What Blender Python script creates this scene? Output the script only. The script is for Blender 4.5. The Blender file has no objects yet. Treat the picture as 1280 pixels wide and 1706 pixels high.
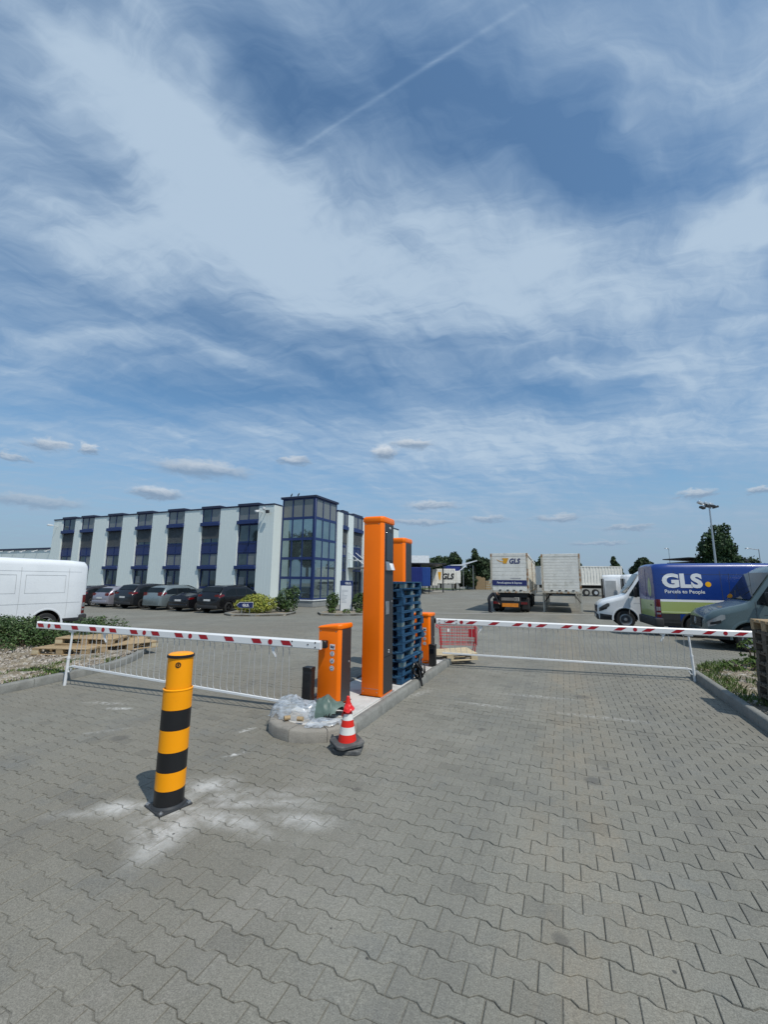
import bpy, bmesh, math, random
from mathutils import Vector, Matrix, noise
from mathutils.geometry import tessellate_polygon
random.seed(7)
rad=math.radians
SC=bpy.context.scene
COL=SC.collection
# ---------------- camera
PITCH=rad(9.25); ROLL=0.011; CAMH=1.75
cam_d=bpy.data.cameras.new('camera'); cam=bpy.data.objects.new('camera',cam_d); COL.objects.link(cam)
fw=Vector((0,math.cos(PITCH),math.sin(PITCH))); r0=Vector((1,0,0)); u0=r0.cross(fw)
rr=r0*math.cos(ROLL)+u0*math.sin(ROLL); uu=rr.cross(fw)
cam.matrix_world=Matrix(((rr.x,uu.x,-fw.x,0),(rr.y,uu.y,-fw.y,0),(rr.z,uu.z,-fw.z,CAMH),(0,0,0,1)))
cam_d.sensor_fit='HORIZONTAL'; cam_d.sensor_width=36; cam_d.lens=36*700/1280
cam_d.clip_start=0.05; cam_d.clip_end=8000
SC.camera=cam
SC.render.resolution_x=769; SC.render.resolution_y=1024
SC.view_settings.view_transform='Standard'; SC.view_settings.look='None'
SC.view_settings.gamma=1; SC.view_settings.exposure=0.0; SC.view_settings.use_curve_mapping=False
# ---------------- sun (behind the camera to the right, 60 degrees high)
SUN=Vector((.38,-.45,1.0)).normalized()
sd=bpy.data.lights.new('sun','SUN'); sd.energy=3.35; sd.angle=rad(.55); sd.color=(1,.955,.88)
so=bpy.data.objects.new('sun',sd); so.rotation_euler=SUN.to_track_quat('Z','Y').to_euler(); COL.objects.link(so)
# ---------------- sky
W=bpy.data.worlds.new('World'); SC.world=W; W.use_nodes=True
nt=W.node_tree; nt.nodes.clear()
def nd(t,**k):
    n=nt.nodes.new(t)
    for a,b in k.items(): setattr(n,a,b)
    return n
def M(op,a,b=None,c=None,clamp=False):
    n=nd('ShaderNodeMath',operation=op,use_clamp=clamp)
    for i,v in enumerate((a,b,c)):
        if v is None: continue
        if isinstance(v,(int,float)): n.inputs[i].default_value=v
        else: nt.links.new(v,n.inputs[i])
    return n.outputs[0]
sky=nd('ShaderNodeTexSky',sky_type='NISHITA'); sky.sun_disc=False
sky.sun_elevation=math.asin(SUN.z); sky.sun_rotation=math.atan2(SUN.x,SUN.y)
sky.altitude=100; sky.air_density=1.0; sky.dust_density=1.0; sky.ozone_density=2.0
tc=nd('ShaderNodeTexCoord'); sx=nd('ShaderNodeSeparateXYZ'); nt.links.new(tc.outputs['Generated'],sx.inputs[0])
X,Y,Z=sx.outputs
den=M('ADD',M('MAXIMUM',Z,0.0),.12); cx=M('DIVIDE',X,den); cy=M('DIVIDE',Y,den)
def comb(x,y,z=0.0):
    n=nd('ShaderNodeCombineXYZ')
    for i,v in enumerate((x,y,z)):
        if isinstance(v,(int,float)): n.inputs[i].default_value=v
        else: nt.links.new(v,n.inputs[i])
    return n.outputs[0]
def nz(vec,scale,detail=4,rough=.55,dist=0.0,rot=0.0,sc=(1,1,1),off=(0,0,0)):
    mp=nd('ShaderNodeMapping'); mp.inputs['Rotation'].default_value=(0,0,rot); mp.inputs['Scale'].default_value=sc; mp.inputs['Location'].default_value=off
    nt.links.new(vec,mp.inputs[0])
    n=nd('ShaderNodeTexNoise'); n.inputs['Scale'].default_value=scale; n.inputs['Detail'].default_value=detail
    n.inputs['Roughness'].default_value=rough; n.inputs['Distortion'].default_value=dist
    nt.links.new(mp.outputs[0],n.inputs['Vector']); return n
cv=comb(cx,cy)
def nzd(vec,scale,detail,rough,ang,long_,short,dist=0.0,off=(0,0,0)):
    mp=nd('ShaderNodeMapping',vector_type='TEXTURE'); mp.inputs['Rotation'].default_value=(0,0,ang); mp.inputs['Scale'].default_value=(long_,short,1); mp.inputs['Location'].default_value=off
    nt.links.new(vec,mp.inputs[0])
    n=nd('ShaderNodeTexNoise'); n.inputs['Scale'].default_value=scale; n.inputs['Detail'].default_value=detail; n.inputs['Roughness'].default_value=rough; n.inputs['Distortion'].default_value=dist
    nt.links.new(mp.outputs[0],n.inputs['Vector']); return n.outputs['Fac']
wn=nz(cv,2.2,4,.6); sw=nd('ShaderNodeSeparateColor'); nt.links.new(wn.outputs['Color'],sw.inputs[0])
wcx=M('ADD',cx,M('MULTIPLY',M('SUBTRACT',sw.outputs[0],.5),.34)); wcy=M('ADD',cy,M('MULTIPLY',M('SUBTRACT',sw.outputs[1],.5),.34))
wcv=comb(wcx,wcy)
BL=[(-0.488,0.633,0.807,0.148,0.104,0.8),(-0.334,0.846,0.823,0.209,0.127,0.9),(-0.696,0.938,0.671,0.219,0.193,0.6),(-0.106,1.063,0.232,0.339,0.17,0.7),(0.187,0.884,0.212,0.209,0.075,0.35),(0.61,1.13,-0.022,0.534,0.162,0.6),(0.824,0.902,-0.843,0.103,0.098,0.8),(0.423,0.956,-0.813,0.124,0.056,0.4),(-1.103,1.368,-0.242,0.342,0.104,0.45),(-0.47,1.493,0.659,0.344,0.043,0.45),(0.115,1.594,-0.032,0.229,0.145,0.35),(-0.798,2.042,-0.015,1.024,0.233,0.35),(0.975,2.079,-0.315,0.852,0.3,0.6),(0.44,0.556,0.116,0.212,0.07,0.45),(0.724,1.495,-0.346,0.252,0.056,0.6),(1.16,1.389,-0.36,0.166,0.226,0.55),(-0.288,0.567,1.131,0.027,0.033,0.5),(1.18,3.503,-0.075,2.019,0.952,0.3),
(-0.216,0.62,1.112,0.098,0.074,-0.6),(0.175,0.674,0.273,0.292,0.075,-0.7),(0.558,0.773,0.022,0.272,0.055,-0.5),(-0.669,1.207,0.16,0.25,0.094,-0.5),(-0.656,0.763,1.29,0.109,0.072,-0.5),(-0.663,1.716,-0.108,0.694,0.16,-0.7),(0.585,1.634,0.133,0.343,0.105,-0.6),(1.932,2.634,0.081,0.597,0.282,-0.5)]
def blob(vec,c,ang,a,b):
    mp=nd('ShaderNodeMapping',vector_type='TEXTURE'); mp.inputs['Location'].default_value=(c[0],c[1],0)
    mp.inputs['Rotation'].default_value=(0,0,ang); mp.inputs['Scale'].default_value=(a,b,1); nt.links.new(vec,mp.inputs[0])
    d=nd('ShaderNodeVectorMath',operation='DOT_PRODUCT'); nt.links.new(mp.outputs[0],d.inputs[0]); nt.links.new(mp.outputs[0],d.inputs[1])
    return M('POWER',2.718,M('MULTIPLY',d.outputs['Value'],-1.0)),mp.outputs[0]
acc=None
for (a,b,t,l,w,k) in BL:
    g=M('MULTIPLY',blob(wcv,(a,b),t,l*1.15,w*1.25)[0],k)
    acc=g if acc is None else M('ADD',acc,g)
n1=nzd(wcv,3.4,7,.6,rad(47),2.6,.55,.15)
n2=nzd(wcv,6.5,7,.63,rad(-8),2.2,.6,.4,(3,1,0))
n3=nz(cv,1.3,3,.5,.3,off=(7,2,0)).outputs['Fac']
tex=M('ADD',M('MULTIPLY',M('SUBTRACT',n1,.5),1.0),M('MULTIPLY',M('SUBTRACT',n2,.5),.85))
tex=M('ADD',tex,M('MULTIPLY',M('SUBTRACT',n3,.5),.45))
dens=M('ADD',M('ADD',.43,M('MULTIPLY',acc,.60)),M('MULTIPLY',tex,1.0))
dens=M('MAXIMUM',dens,.04)
dens=M('SMOOTH_MIN',dens,.93,.2)
# contrail
ct,_=blob(cv,(.03,.61),math.atan2(-.204,.377),.18,.0040)
ct=M('MULTIPLY',ct,M('MULTIPLY',M('SUBTRACT',n2,.18,clamp=True),1.0))
dens=M('MINIMUM',M('ADD',dens,ct),1.0)
def mixc(f,a,b):
    n=nd('ShaderNodeMix',data_type='RGBA'); 
    for s,v in ((0,f),(6,a),(7,b)):
        if isinstance(v,(int,float)): n.inputs[s].default_value=v
        elif isinstance(v,tuple): n.inputs[s].default_value=(*v,1)
        else: nt.links.new(v,n.inputs[s])
    return n.outputs[2]
skm=nd('ShaderNodeVectorMath',operation='MULTIPLY'); nt.links.new(sky.outputs[0],skm.inputs[0]); skm.inputs[1].default_value=(.098,.129,.136)
CLD=mixc(M('POWER',dens,1.5),(.265,.405,.60),(.50,.625,.76))
col=mixc(dens,skm.outputs[0],CLD)
# low cumulus
az=M('ARCTAN2',X,Y); el=M('ARCSINE',Z)
ae=comb(az,el)
an=nz(ae,22,7,.68,.3,sc=(1,2.2,1)); sa=nd('ShaderNodeSeparateColor'); nt.links.new(an.outputs['Color'],sa.inputs[0])
wae=comb(M('ADD',az,M('MULTIPLY',M('SUBTRACT',sa.outputs[0],.5),.10)),M('ADD',el,M('MULTIPLY',M('SUBTRACT',sa.outputs[1],.5),.036)))
CU=[(-0.6943,0.2415,0.0407,0.0142,0.6),(-0.6309,0.2459,0.0265,0.0126,0.8),(-0.5036,0.1755,0.0635,0.015,1.0),(-0.4164,0.2367,0.136,0.0233,0.5),(-0.0016,0.3005,0.0474,0.0223,1.0),(-0.6997,0.1357,0.1109,0.0153,0.3),(0.0724,0.3215,0.0661,0.0166,0.6),(0.1154,0.1772,0.0779,0.0128,0.7),(0.2409,0.1428,0.0603,0.0097,0.7),(0.397,0.1414,0.0657,0.0105,0.7),(0.649,0.1713,0.0431,0.0114,0.75),(0.74,0.1656,0.0272,0.0085,0.8),(-0.2192,0.2736,0.0454,0.0137,0.5),(0.0866,0.1376,0.1267,0.0085,0.5),(0.5228,0.1121,0.0625,0.0074,0.5),(0.4764,0.0826,0.0863,0.0063,0.6),(-0.7422,0.2118,0.033,0.0095,0.4)]
for (a,e,w,h,k) in CU:
    g,p=blob(wae,(a,e),0,w*.8,h*.95)
    m=nd('ShaderNodeMapRange',interpolation_type='SMOOTHSTEP'); nt.links.new(g,m.inputs[0]); m.inputs[1].default_value=.22; m.inputs[2].default_value=.80
    s=nd('ShaderNodeSeparateXYZ'); nt.links.new(p,s.inputs[0])
    br=nd('ShaderNodeMapRange'); nt.links.new(s.outputs[1],br.inputs[0]); br.inputs[1].default_value=-.35; br.inputs[2].default_value=.55
    hi=tuple(v*(.75+.25*k) for v in (.72,.77,.82)); lo=(.215,.30,.42)
    cc=mixc(br.outputs[0],lo,hi)
    col=mixc(M('MULTIPLY',m.outputs[0],.55+.3*k),col,cc)
# pale veil towards the horizon
hz=nd('ShaderNodeMapRange',interpolation_type='SMOOTHSTEP'); nt.links.new(Z,hz.inputs[0]); hz.inputs[1].default_value=.30; hz.inputs[2].default_value=.0; hz.inputs[3].default_value=0; hz.inputs[4].default_value=.80
col=mixc(hz.outputs[0],col,(.275,.375,.51))
bg=nd('ShaderNodeBackground'); nt.links.new(col,bg.inputs[0]); bg.inputs[1].default_value=.98
ow=nd('ShaderNodeOutputWorld'); nt.links.new(bg.outputs[0],ow.inputs[0])

# ---------------- directions of the site (everything is laid out at 23 degrees to the view)
LA=rad(23); E1=Vector((math.cos(LA),-math.sin(LA),0)); E2=Vector((math.sin(LA),math.cos(LA),0))
RZ=-LA
def S(t): t=max(0,min(1,t)); return t*t*(3-2*t)
def gz(x,y): return -0.28*S((y-12)/14)*(1-S((y-42)/36))
def L2(o,s,t,z=0): return Vector((o[0],o[1],0))+E1*s+E2*t+Vector((0,0,z))

# ---------------- materials
MT={}
def mat(name,col,rough=.6,metal=0.0,var=.12,vs=3.0,bump=0.0,bs=60.0,ior=1.45,coat=0.0,fine=.0,fs=180.0,stretch=(1,1,1),trans=0.0,alpha=1.0,world=False,col2=None,c2s=1.5,c2t=(.5,.65)):
    if name in MT: return MT[name]
    m=bpy.data.materials.new(name); m.use_nodes=True; t=m.node_tree; t.nodes.clear()
    N=t.nodes.new; Lk=t.links.new
    o=N('ShaderNodeOutputMaterial'); b=N('ShaderNodeBsdfPrincipled'); Lk(b.outputs[0],o.inputs[0])
    b.inputs['Roughness'].default_value=rough; b.inputs['Metallic'].default_value=metal; b.inputs['IOR'].default_value=ior
    b.inputs['Coat Weight'].default_value=coat; b.inputs['Coat Roughness'].default_value=.05
    b.inputs['Transmission Weight'].default_value=trans; b.inputs['Alpha'].default_value=alpha
    if world:
        g=N('ShaderNodeNewGeometry'); src=g.outputs['Position']
    else:
        g=N('ShaderNodeTexCoord'); src=g.outputs['Object']
    mp=N('ShaderNodeMapping'); mp.inputs['Scale'].default_value=stretch; Lk(src,mp.inputs[0])
    n=N('ShaderNodeTexNoise'); n.inputs['Scale'].default_value=vs; n.inputs['Detail'].default_value=6; n.inputs['Roughness'].default_value=.62; Lk(mp.outputs[0],n.inputs['Vector'])
    mr=N('ShaderNodeMapRange'); mr.inputs[1].default_value=.28; mr.inputs[2].default_value=.72; mr.inputs[3].default_value=1-var; mr.inputs[4].default_value=1+var; Lk(n.outputs['Fac'],mr.inputs[0])
    fac=mr.outputs[0]
    if fine:
        n2=N('ShaderNodeTexNoise'); n2.inputs['Scale'].default_value=fs; n2.inputs['Detail'].default_value=3; Lk(src,n2.inputs['Vector'])
        m2=N('ShaderNodeMapRange'); m2.inputs[1].default_value=.3; m2.inputs[2].default_value=.7; m2.inputs[3].default_value=1-fine; m2.inputs[4].default_value=1+fine; Lk(n2.outputs['Fac'],m2.inputs[0])
        mm=N('ShaderNodeMath'); mm.operation='MULTIPLY'; Lk(fac,mm.inputs[0]); Lk(m2.outputs[0],mm.inputs[1]); fac=mm.outputs[0]
    oi=N('ShaderNodeObjectInfo')
    vm=N('ShaderNodeVectorMath'); vm.operation='SCALE'
    if col2:
        n3=N('ShaderNodeTexNoise'); n3.inputs['Scale'].default_value=c2s; n3.inputs['Detail'].default_value=7; n3.inputs['Roughness'].default_value=.65; Lk(src,n3.inputs['Vector'])
        r3=N('ShaderNodeMapRange'); r3.interpolation_type='SMOOTHSTEP'; r3.inputs[1].default_value=c2t[0]; r3.inputs[2].default_value=c2t[1]; Lk(n3.outputs['Fac'],r3.inputs[0])
        mx=N('ShaderNodeMix'); mx.data_type='RGBA'; mx.inputs[6].default_value=(*col,1); mx.inputs[7].default_value=(*col2,1); Lk(r3.outputs[0],mx.inputs[0]); Lk(mx.outputs[2],vm.inputs[0])
    else: vm.inputs[0].default_value=col
    Lk(fac,vm.inputs['Scale']); Lk(vm.outputs[0],b.inputs['Base Color'])
    rm=N('ShaderNodeMapRange'); rm.inputs[1].default_value=.3; rm.inputs[2].default_value=.7; rm.inputs[3].default_value=max(0,rough-.08*(rough>.1)); rm.inputs[4].default_value=min(1,rough+.08*(rough>.1)); Lk(n.outputs['Fac'],rm.inputs[0]); Lk(rm.outputs[0],b.inputs['Roughness'])
    if bump:
        n4=N('ShaderNodeTexNoise'); n4.inputs['Scale'].default_value=bs; n4.inputs['Detail'].default_value=4; Lk(mp.outputs[0],n4.inputs['Vector'])
        bp=N('ShaderNodeBump'); bp.inputs['Strength'].default_value=bump; bp.inputs['Distance'].default_value=.01; Lk(n4.outputs['Fac'],bp.inputs['Height']); Lk(bp.outputs[0],b.inputs['Normal'])
    MT[name]=m; return m

# ---------------- mesh builder
class MB:
    def __init__(s): s.v=[]; s.f=[]; s.m=[]
    def add(s,vs,fs,m=0):
        o=len(s.v); s.v+= [tuple(v) for v in vs]; s.f+=[tuple(i+o for i in f) for f in fs]; s.m+=[m]*len(fs); return s
    def box(s,x0,x1,y0,y1,z0,z1,m=0):
        vs=[(x,y,z) for z in (z0,z1) for y in (y0,y1) for x in (x0,x1)]
        return s.add(vs,[(0,2,3,1),(4,5,7,6),(0,1,5,4),(2,6,7,3),(0,4,6,2),(1,3,7,5)],m)
    def obox(s,c,ax,ay,az,m=0):
        c=Vector(c);ax=Vector(ax);ay=Vector(ay);az=Vector(az)
        vs=[c+ax*i+ay*j+az*k for k in (-1,1) for j in (-1,1) for i in (-1,1)]
        return s.add(vs,[(0,2,3,1),(4,5,7,6),(0,1,5,4),(2,6,7,3),(0,4,6,2),(1,3,7,5)],m)
    def tube(s,pts,r,n=8,m=0,caps=True):
        pts=[Vector(p) for p in pts]; rs=r if isinstance(r,(list,tuple)) else [r]*len(pts)
        vs=[];fs=[]; up=None
        for i,p in enumerate(pts):
            if i==0: d=pts[1]-p
            elif i==len(pts)-1: d=p-pts[i-1]
            else: d=(pts[i+1]-pts[i-1])
            d.normalize()
            if up is None: up=Vector((0,0,1)) if abs(d.z)<.9 else Vector((1,0,0))
            a=d.cross(up).normalized(); b=a.cross(d).normalized(); up=b
            for k in range(n):
                t=2*math.pi*k/n; vs.append(p+(a*math.cos(t)+b*math.sin(t))*rs[i])
        for i in range(len(pts)-1):
            for k in range(n):
                fs.append((i*n+k,i*n+(k+1)%n,(i+1)*n+(k+1)%n,(i+1)*n+k))
        if caps: fs.append(tuple(range(n))); fs.append(tuple(range((len(pts)-1)*n,len(pts)*n)))
        return s.add(vs,fs,m)
    def lathe(s,prof,n=24,m=0,c=(0,0,0),axis='Z',arc=None):
        vs=[];fs=[]; k0=len(prof)
        for j in range(n):
            t=2*math.pi*j/n
            for (r,z) in prof:
                a,b=r*math.cos(t),r*math.sin(t)
                p=(a,b,z) if axis=='Z' else ((a,z,b) if axis=='Y' else (z,a,b))
                vs.append((p[0]+c[0],p[1]+c[1],p[2]+c[2]))
        for j in range(n):
            for i in range(k0-1):
                fs.append((j*k0+i,((j+1)%n)*k0+i,((j+1)%n)*k0+i+1,j*k0+i+1))
        return s.add(vs,fs,m)
    def prism(s,poly,a,b,axis='Z',m=0):
        n=len(poly)
        def P(p,h): return (p[0],p[1],h) if axis=='Z' else ((p[0],h,p[1]) if axis=='Y' else (h,p[0],p[1]))
        vs=[P(p,a) for p in poly]+[P(p,b) for p in poly]
        tr=tessellate_polygon([[Vector((p[0],p[1],0)) for p in poly]])
        fs=[tuple(t) for t in tr]+[tuple(i+n for i in reversed(t)) for t in tr]+[(i,(i+1)%n,n+(i+1)%n,n+i) for i in range(n)]
        return s.add(vs,fs,m)
    def quad(s,a,b,c,d,m=0): return s.add([a,b,c,d],[(0,1,2,3)],m)
    def build(s,name,mats,parent=None,smooth=None,bevel=0,seg=1,loc=None,rz=None,weld=True):
        me=bpy.data.meshes.new(name); me.from_pydata(s.v,[],s.f)
        if not isinstance(mats,(list,tuple)): mats=[mats]
        for q in mats: me.materials.append(q)
        me.polygons.foreach_set('material_index',s.m)
        bm=bmesh.new(); bm.from_mesh(me)
        if weld: bmesh.ops.remove_doubles(bm,verts=bm.verts,dist=1e-5); bmesh.ops.recalc_face_normals(bm,faces=bm.faces)
        if bevel:
            es=[e for e in bm.edges if len(e.link_faces)==2 and e.calc_face_angle(0)>.5]
            bmesh.ops.bevel(bm,geom=es,offset=bevel,segments=seg,affect='EDGES',profile=.5,clamp_overlap=True)
        bm.to_mesh(me); bm.free()
        if smooth is None and bevel: smooth=40
        if smooth: me.shade_smooth(); me.set_sharp_from_angle(angle=rad(smooth))
        o=bpy.data.objects.new(name,me); COL.objects.link(o)
        if parent: o.parent=parent
        if loc is not None: o.location=loc
        if rz is not None: o.rotation_euler=(0,0,rz)
        return o
def T(name,label,cat,loc=(0,0,0),rz=0,group=None):
    o=bpy.data.objects.new(name,None); COL.objects.link(o); o.location=loc; o.rotation_euler=(0,0,rz); o.empty_display_size=.2
    o['label']=label; o['category']=cat
    if group: o['group']=group
    return o
def tag(o,label,cat,group=None):
    o['label']=label; o['category']=cat
    if group: o['group']=group
    return o
KID={}
def copytree(o,parent=None):
    c=o.copy(); COL.objects.link(c)
    if parent is not None: c.parent=parent
    for ch in KIDS(o): copytree(ch,c)
    return c
def KIDS(o): return [c for c in COL.objects if c.parent==o]
def dup(o,kids): # kids: nested list captured beforehand
    c=o.copy(); COL.objects.link(c)
    for k,sub in kids:
        q=dup(k,sub); q.parent=c
    return c
def kidtree(o): 
    return [(c,kidtree(c)) for c in list(COL.objects) if c.parent==o]
def inst(o,name,parent,loc,rot=(0,0,0),scale=(1,1,1)):
    c=bpy.data.objects.new(name,o.data if hasattr(o,'data') else o); COL.objects.link(c); c.parent=parent; c.location=loc; c.rotation_euler=rot; c.scale=scale; return c
def text_mesh(txt,size,bold=0.0,ext=0.0,shear=0.0,align='LEFT',spacing=1.0):
    cu=bpy.data.curves.new('lettering','FONT'); cu.body=txt; cu.size=size; cu.offset=bold; cu.extrude=ext; cu.shear=shear; cu.align_x=align; cu.space_character=spacing; cu.resolution_u=4
    o=bpy.data.objects.new('lettering',cu); COL.objects.link(o)
    bpy.context.view_layer.update()
    me=bpy.data.meshes.new_from_object(o.evaluated_get(bpy.context.evaluated_depsgraph_get()))
    bpy.data.objects.remove(o); bpy.data.curves.remove(cu); return me
def lettering(txt,h,w,m,fn,parent,name='lettering',bold=.02,shear=0,spacing=1.0,ext=0.0):
    """text scaled to width w and cap height h, mapped through fn(u,v)->xyz"""
    me=text_mesh(txt,1.0,bold,ext,shear,spacing=spacing)
    xs=[v.co.x for v in me.vertices]; ys=[v.co.y for v in me.vertices]; x0,x1=min(xs),max(xs)
    cap=.72
    for v in me.vertices:
        v.co=Vector(fn((v.co.x-x0)/(x1-x0)*w, v.co.y/cap*h))
    me.materials.clear(); me.materials.append(m)
    me.name=name; o=bpy.data.objects.new(name,me); COL.objects.link(o); o.parent=parent; return o
# =====================================================================  GROUND AND PAVING
BL_,BW_=.2,.14       # block length along a row, row pitch
def paving_material(name,far):
    m=bpy.data.materials.new(name); m.use_nodes=True; t=m.node_tree; t.nodes.clear(); N=t.nodes.new; Lk=t.links.new
    def ma(op,a,b=None,c=None,cl=False):
        n=N('ShaderNodeMath'); n.operation=op; n.use_clamp=cl
        for i,v in enumerate((a,b,c)):
            if v is None: continue
            if isinstance(v,(int,float)): n.inputs[i].default_value=v
            else: Lk(v,n.inputs[i])
        return n.outputs[0]
    def mr(v,a,b,c,d,sm=True):
        n=N('ShaderNodeMapRange'); n.interpolation_type='SMOOTHSTEP' if sm else 'LINEAR'; Lk(v,n.inputs[0])
        for i,q in enumerate((a,b,c,d)): n.inputs[i+1].default_value=q
        return n.outputs[0]
    def mix(f,a,b,mode='MIX'):
        n=N('ShaderNodeMix'); n.data_type='RGBA'; n.blend_type=mode
        for s,v in ((0,f),(6,a),(7,b)):
            if isinstance(v,(int,float)): n.inputs[s].default_value=v
            elif isinstance(v,tuple): n.inputs[s].default_value=(*v,1)
            else: Lk(v,n.inputs[s])
        return n.outputs[2]
    o=N('ShaderNodeOutputMaterial'); b=N('ShaderNodeBsdfPrincipled'); Lk(b.outputs[0],o.inputs[0])
    b.inputs['Specular IOR Level'].default_value=.35
    g=N('ShaderNodeNewGeometry'); mp=N('ShaderNodeMapping'); mp.vector_type='TEXTURE'; mp.inputs['Rotation'].default_value=(0,0,-LA); Lk(g.outputs['Position'],mp.inputs[0])
    sp=N('ShaderNodeSeparateXYZ'); Lk(mp.outputs[0],sp.inputs[0]); U,V=sp.outputs[0],sp.outputs[1]
    def noi(sc,det=5,ro=.6,src=None,dim=(1,1,1),dis=0):
        q=N('ShaderNodeMapping'); q.inputs['Scale'].default_value=dim; Lk(src or mp.outputs[0],q.inputs[0])
        n=N('ShaderNodeTexNoise'); n.inputs['Scale'].default_value=sc; n.inputs['Detail'].default_value=det; n.inputs['Roughness'].default_value=ro; n.inputs['Distortion'].default_value=dis; Lk(q.outputs[0],n.inputs['Vector']); return n.outputs['Fac']
    row=ma('FLOOR',ma('DIVIDE',V,BW_)); cellu=ma('FLOOR',ma('SUBTRACT',ma('DIVIDE',U,BL_),ma('MULTIPLY',row,.5)))
    cb=N('ShaderNodeCombineXYZ'); Lk(row,cb.inputs[0]); Lk(cellu,cb.inputs[1])
    wn_=N('ShaderNodeTexWhiteNoise'); wn_.noise_dimensions='2D'; Lk(cb.outputs[0],wn_.inputs['Vector']); cell=wn_.outputs['Value']
    base=mix(mr(noi(.55,6,.6),.35,.68,0,1),(.186,.181,.153),(.226,.218,.184))
    base=mix(mr(noi(.23,4,.5,dim=(1,.6,1)),.42,.62,0,.8),base,(.185,.172,.140))      # brownish grime
    base=mix(mr(noi(1.7,7,.7),.5,.72,0,.45),base,(.142,.148,.142))                     # darker worn patches
    # broad tyre lane, browner, along the lane
    lane=ma('ABSOLUTE',ma('SUBTRACT',U,.02)); base=mix(ma('MULTIPLY',mr(lane,.18,.55,1,0),mr(noi(2.2,6,.7,dim=(1,.35,1)),.4,.65,.1,.75)),base,(.235,.205,.155))
    lane2=ma('ABSOLUTE',ma('SUBTRACT',U,-1.75)); base=mix(ma('MULTIPLY',mr(lane2,.2,.9,1,0),mr(noi(1.9,6,.7,dim=(1,.35,1)),.45,.65,0,.35)),base,(.26,.245,.215))
    cellf=ma('MULTIPLY',mr(cell,0,1,.95,1.05,False),mr(cell,.955,.96,1.0,.84,False))
    sp1=mr(noi(150,3,.75),.32,.68,.66,1.34,False); sp2=mr(noi(52,4,.65),.3,.7,.86,1.14,False)
    f=ma('MULTIPLY',ma('MULTIPLY',cellf,sp1),sp2)
    # worn edges lighter / joint sand caught along edges
    lt=N('ShaderNodeTexVoronoi'); lt.inputs['Scale'].default_value=140; Lk(mp.outputs[0],lt.inputs['Vector'])
    peb=mr(lt.outputs['Distance'],.0,.22,1.35,1,False); f=ma('MULTIPLY',f,peb)
    vm=N('ShaderNodeVectorMath'); vm.operation='SCALE'; Lk(base,vm.inputs[0]); Lk(f,vm.inputs['Scale']); col=vm.outputs[0]
    # cement dust round the bollard, swept out in streaks
    P=g.outputs['Position']
    def ell(cx_,cy_,ang,a,bb):
        q=N('ShaderNodeMapping'); q.vector_type='TEXTURE'; q.inputs['Location'].default_value=(cx_,cy_,0); q.inputs['Rotation'].default_value=(0,0,ang); q.inputs['Scale'].default_value=(a,bb,1); Lk(P,q.inputs[0])
        d=N('ShaderNodeVectorMath'); d.operation='LENGTH'; 
        z=N('ShaderNodeVectorMath'); z.operation='MULTIPLY'; z.inputs[1].default_value=(1,1,0); Lk(q.outputs[0],z.inputs[0]); Lk(z.outputs[0],d.inputs[0]); return d.outputs['Value']
    dn=noi(4.5,7,.68,dis=.6); dn2=noi(16,6,.7,dis=.4)
    tot=None
    for (x_,y_,an,a,bb,k) in [(-1.60,3.62,0,.30,.28,.75),(-1.53,3.27,1.3,.26,.15,1.05),(-1.49,3.10,1.3,.2,.10,.7),(-2.0,3.57,.10,.26,.09,.95),(-2.2,3.50,.2,.30,.06,.5),(-1.46,3.93,.5,.22,.11,.9),(-1.0,3.66,.10,.50,.05,.75),(-1.14,3.42,-.25,.36,.08,.85),(-.58,3.42,-.1,.28,.09,.8),(-.85,3.8,.25,.4,.06,.4),(-1.3,3.75,.3,.35,.10,.6),(-.62,3.62,-.2,.3,.05,.35),(-.8,3.25,-.3,.3,.06,.35)]:
        d=mr(ell(x_,y_,an,a*1.15,bb*1.6),.0,1.3,k*.78,0)
        tot=d if tot is None else ma('MAXIMUM',tot,d)
    tot=ma('MULTIPLY',tot,mr(ma('ADD',ma('MULTIPLY',dn,.6),ma('ADD',ma('MULTIPLY',dn2,.25),ma('MULTIPLY',noi(120,3,.8),.15))),.38,.60,.12,1.0))
    # small chalky smears on the lane
    for (x_,y_,an,a,bb,k) in [(-1.58,5.3,.9,.16,.05,.9),(-1.47,4.6,.6,.16,.05,.8),(-3.55,6.06,0,.25,.07,.8),(-3.9,6.3,-.1,.45,.09,.4),(-3.2,5.2,.5,.4,.06,.25),(1.5,6.4,-.4,.7,.08,.4),(2.4,6.9,-.3,.8,.1,.35),(.6,7.0,.9,.5,.12,.35),(2.9,5.9,-.35,.9,.1,.3)]:
        tot=ma('MAXIMUM',tot,ma('MULTIPLY',mr(ell(x_,y_,an,a,bb),.1,1.1,k,0),mr(dn2,.42,.6,0,1)))
    col=mix(tot,col,(.60,.595,.57))
    # dark tyre scrub along both lanes and a few oil spots
    for uc,wd in ((-.62,.16),(1.05,.17),(-3.4,.18),(-4.9,.18)):
        lw=ma('ABSOLUTE',ma('SUBTRACT',ma('ADD',U,ma('MULTIPLY',noi(.5,3,.6),.25)),uc)); col=mix(ma('MULTIPLY',mr(lw,.05,wd*2,1,0),mr(noi(2.6,6,.75,dim=(1.6,.3,1)),.42,.66,0,.32)),col,(.105,.105,.10))
    for (x_,y_,r_) in ((1.9,4.1,.10),(2.15,4.35,.05),(-2.9,5.0,.12),(.9,2.4,.05),(3.1,6.9,.15),(-.2,3.9,.045),(1.2,5.4,.07)):
        col=mix(ma('MULTIPLY',mr(ma('ADD',ell(x_,y_,0,r_,r_),ma('MULTIPLY',dn2,.9)),.9,1.5,.5,0),1.0),col,(.075,.073,.068))
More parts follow.
